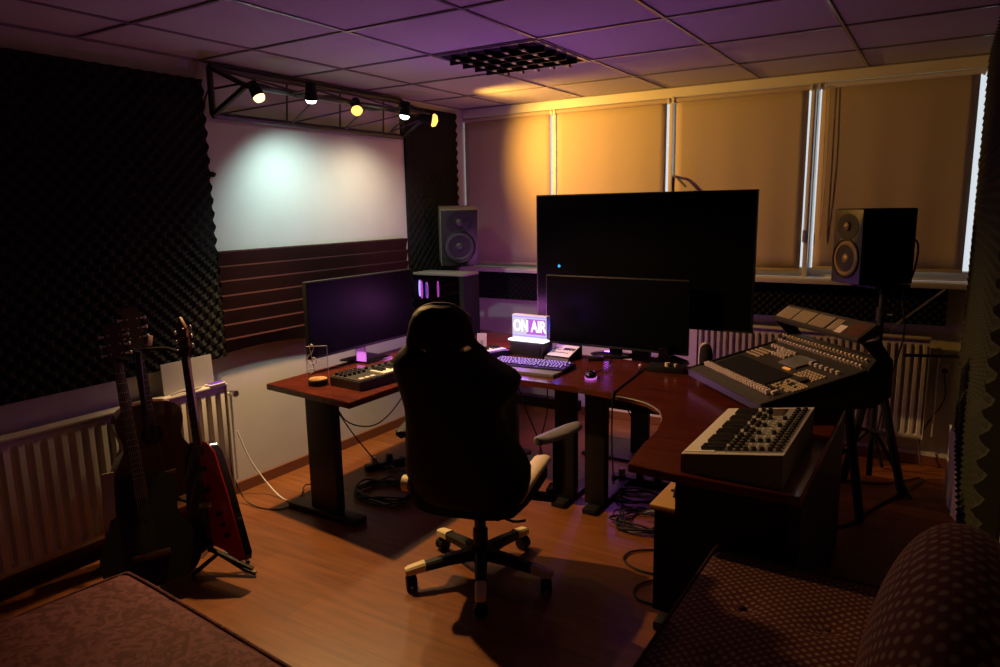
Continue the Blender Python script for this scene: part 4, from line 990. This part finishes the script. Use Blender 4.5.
# ------------------------------------------------------------------ right-hand corner
tag(G().cyl((3.648, -.045, .0), (3.648, -.045, 2.46), .018).cyl((3.648, -.045, 1.85), (3.648, -.045, 1.89), .023).done('heating_pipe', 'pipe'), 'dark vertical pipe in the corner right of the windows', 'pipe')
rr = []
for k in range(10):
    t = k / 9; z = .42 - .40 * t; r = []
    for q in range(26):
        u = q / 25; r.append((3.60 + .05 * u + .008 * math.sin(u * 20 + t) , -.50 - .42 * u + .010 * math.sin(u * 31), z))
    r += [(x + .004, y + .001, z) for x, y, z in r[::-1]]; rr.append(r)
tag(G().loft(rr).done('hanging_cloth', 'curtain'), 'pale cloth hanging to the floor below the right wall foam', 'cloth')
so = thing('wall_socket', 'pale wall socket near the floor right of the window radiator', 'socket', (3.56, .018, .62))
G().box((0, -.012, 0), (.05, .024, .08), bevel=.004).done('plate', 'knob_pale', so); G().cyl((0, -.024, 0), (0, -.034, 0), .017).done('plug', 'black_plastic', so)
tag(G().tube([(3.56, -.02, .60), (3.57, -.06, .45), (3.50, -.05, .30), (3.46, -.06, .18), (3.48, -.12, .02)], .005, 6, smooth=5).done('cable', 'cable_black'), 'black cable dropping from the wall socket to the floor', 'cable')
tag(G().cyl((3.34, -.20, .735), (3.62, -.10, .735), .010).done('valve_rod', 'black_metal'), 'short dark rod sticking out in the corner by the pipe', 'rod')

# ------------------------------------------------------------------ floor cables and power strips
def strip(label, loc, rz, n=5):
    t = thing('power_strip', label, 'power strip', loc, rz)
    G().box((0, 0, .02), (.055 * n + .06, .06, .04), bevel=.006).done('body', 'black_plastic', t)
    for k in range(n):
        x = -.055 * (n - 1) / 2 + k * .055
        if k % 2 == 0: G().box((x, 0, .06), (.036, .036, .045), bevel=.005).done('plug', 'black_plastic' if k else 'led_pale', t)
        else: G().lathe([(0, .040), (.019, .040), (.019, .042), (0, .042)], 18, Matrix.Translation((x, 0, 0))).done('socket', 'grey_plastic', t)
strip('black power strip on the floor behind the side desk leg', (.50, -1.72, 0), 1.15, 4)
strip('black power strip with plugs under the curved desk', (2.07, -1.18, 0), .1, 6)
def pile(label, c, R_, n, seed, m='cable_black', r=.005):
    random.seed(seed); pts = []
    for k in range(n):
        a = k * 2 * PI / 9 + random.uniform(-.15, .15); q = R_ * (random.uniform(.55, 1))
        pts.append((c[0] + q * math.cos(a) * 1.2, c[1] + q * math.sin(a), .007 + .035 * random.random() * (1 - .3 * random.random())))
    tag(G().tube(pts, r, 6, smooth=4).done('coiled_cable', m), label, 'cable')
pile('big tangle of black cable on the floor behind the side desk leg', (.82, -2.06, 0), .20, 70, 2)
pile('smaller tangle of black cable by the power strip at the left', (.66, -1.68, 0), .14, 36, 9)
pile('tangle of black cable on the floor under the curved desk', (2.28, -1.70, 0), .17, 60, 4)
pile('coil of black cable between the desk columns and the plugs', (2.12, -1.42, 0), .13, 36, 14)
def cab(label, pts, r=.004, m='cable_black'):
    tag(G().tube(pts, r, 6, smooth=6).done('cable', m), label, 'cable')
cab('white cable curling over the floor from the radiator end', [(.06, -2.50, .40), (.10, -2.46, .22), (.18, -2.42, .08), (.30, -2.42, .008), (.42, -2.43, .008), (.55, -2.36, .008), (.60, -2.2, .008)], .005, 'cable_white')
cab('thin dark cable looping on the floor left of the side desk foot', [(.10, -2.62, .30), (.16, -2.58, .05), (.30, -2.58, .006), (.44, -2.52, .006), (.40, -2.36, .006), (.33, -2.25, .03), (.44, -2.18, .01), (.60, -2.24, .006)])
cab('black cable hanging in a loop under the side desk', [(.70, -2.36, .68), (.72, -2.28, .50), (.74, -2.10, .42), (.76, -1.95, .46), (.80, -1.82, .60), (.80, -1.80, .68)])
cab('thin black cable dropping from the side desk edge to the tangle', [(.64, -2.33, .68), (.62, -2.22, .50), (.60, -2.05, .28), (.58, -1.85, .06), (.56, -1.78, .04)])
cab('black cable hanging below the middle desk behind the chair arm', [(1.36, -1.50, .68), (1.40, -1.44, .45), (1.48, -1.42, .25), (1.50, -1.36, .02)])
cab('second black cable hanging under the middle desk', [(1.56, -1.46, .68), (1.53, -1.40, .45), (1.46, -1.36, .22), (1.42, -1.3, .02)])
cab('black cable crossing diagonally below the curved desk', [(1.98, -1.45, .66), (2.06, -1.35, .45), (2.16, -1.30, .22), (2.22, -1.26, .03)])
cab('black cable bulging out over the lit floor beside the low cabinet', [(2.60, -1.92, .010), (2.45, -1.94, .008), (2.33, -2.02, .008), (2.32, -2.12, .008), (2.42, -2.18, .008), (2.56, -2.16, .008), (2.62, -2.10, .008)], .005)
cab('black cable loop close to the foot of the low cabinet', [(2.62, -2.16, .008), (2.52, -2.22, .008), (2.46, -2.32, .008), (2.50, -2.41, .008), (2.60, -2.42, .008)], .005)
cab('black cable lying between the trestle and the curved desk', [(2.95, -1.24, .008), (3.05, -1.30, .008), (3.18, -1.20, .008), (3.30, -.85, .008), (3.42, -.55, .008), (3.5, -.3, .008)], .007)
cab('thin cable running along the floor below the window radiator', [(2.75, -.55, .008), (2.95, -.72, .008), (3.12, -.55, .008), (3.3, -.5, .008), (3.48, -.28, .008)], .005)
cab('cable hanging down from the mixing desk to the floor', [(3.02, -1.30, .74), (2.96, -1.2, .5), (2.90, -.95, .2), (2.85, -.75, .01)], .005)
tag(G().box((2.95, -1.42, .03), (.20, .10, .06), rz=.4, bevel=.01).done('foot_pedal', 'black_plastic'), 'small black pedal on the floor behind the curved desk panel', 'pedal')

# every key, knob, fader cap and button its own part
def islands(o, name):
    bm = bmesh.new(); bm.from_mesh(o.data); seen = set(); out = []
    for v in bm.verts:
        if v.index in seen: continue
        st = [v]; seen.add(v.index); isl = []
        while st:
            a = st.pop(); isl.append(a)
            for e in a.link_edges:
                b = e.other_vert(a)
                if b.index not in seen: seen.add(b.index); st.append(b)
        out.append(isl)
    for isl in out:
        ids = {v.index: k for k, v in enumerate(isl)}; fs = {f for v in isl for f in v.link_faces}
        me = bpy.data.meshes.new(name); me.from_pydata([v.co[:] for v in isl], [], [[ids[v.index] for v in f.verts] for f in fs])
        for m_ in o.data.materials: me.materials.append(m_)
        q = bpy.data.objects.new(name, me); COL.objects.link(q); q.parent = o.parent
    bm.free(); bpy.data.objects.remove(o)
REN = {'white_keys': 'white_key', 'black_keys': 'black_key', 'knobs': 'knob', 'encoders': 'encoder', 'reflectors': 'reflector', 'side_panel': 'side_panel', 'pads': 'pad',
       'keys': 'key', 'buttons': 'button', 'meters': 'meter', 'panel_lines': 'panel_line', 'print_marks': 'print_mark', 'rail': 'rail', 'bracket': 'bracket', 'channel_buttons': 'channel_button', 'cradle_arm': 'cradle_arm'}
for o in list(scn.objects):
    b = o.name.split('.')[0]
    if o.type == 'MESH' and b in REN and o.parent is not None: islands(o, REN[b])

# lettering to real mesh
bpy.context.view_layer.update(); dg = bpy.context.evaluated_depsgraph_get()
for o in [o for o in scn.objects if o.type == 'FONT']:
    me = bpy.data.meshes.new_from_object(o.evaluated_get(dg)); nm = o.name
    n_ = bpy.data.objects.new('lettering', me); COL.objects.link(n_); n_.parent = o.parent; n_.location = o.location; n_.rotation_euler = o.rotation_euler; n_.scale = o.scale
    bpy.data.objects.remove(o)
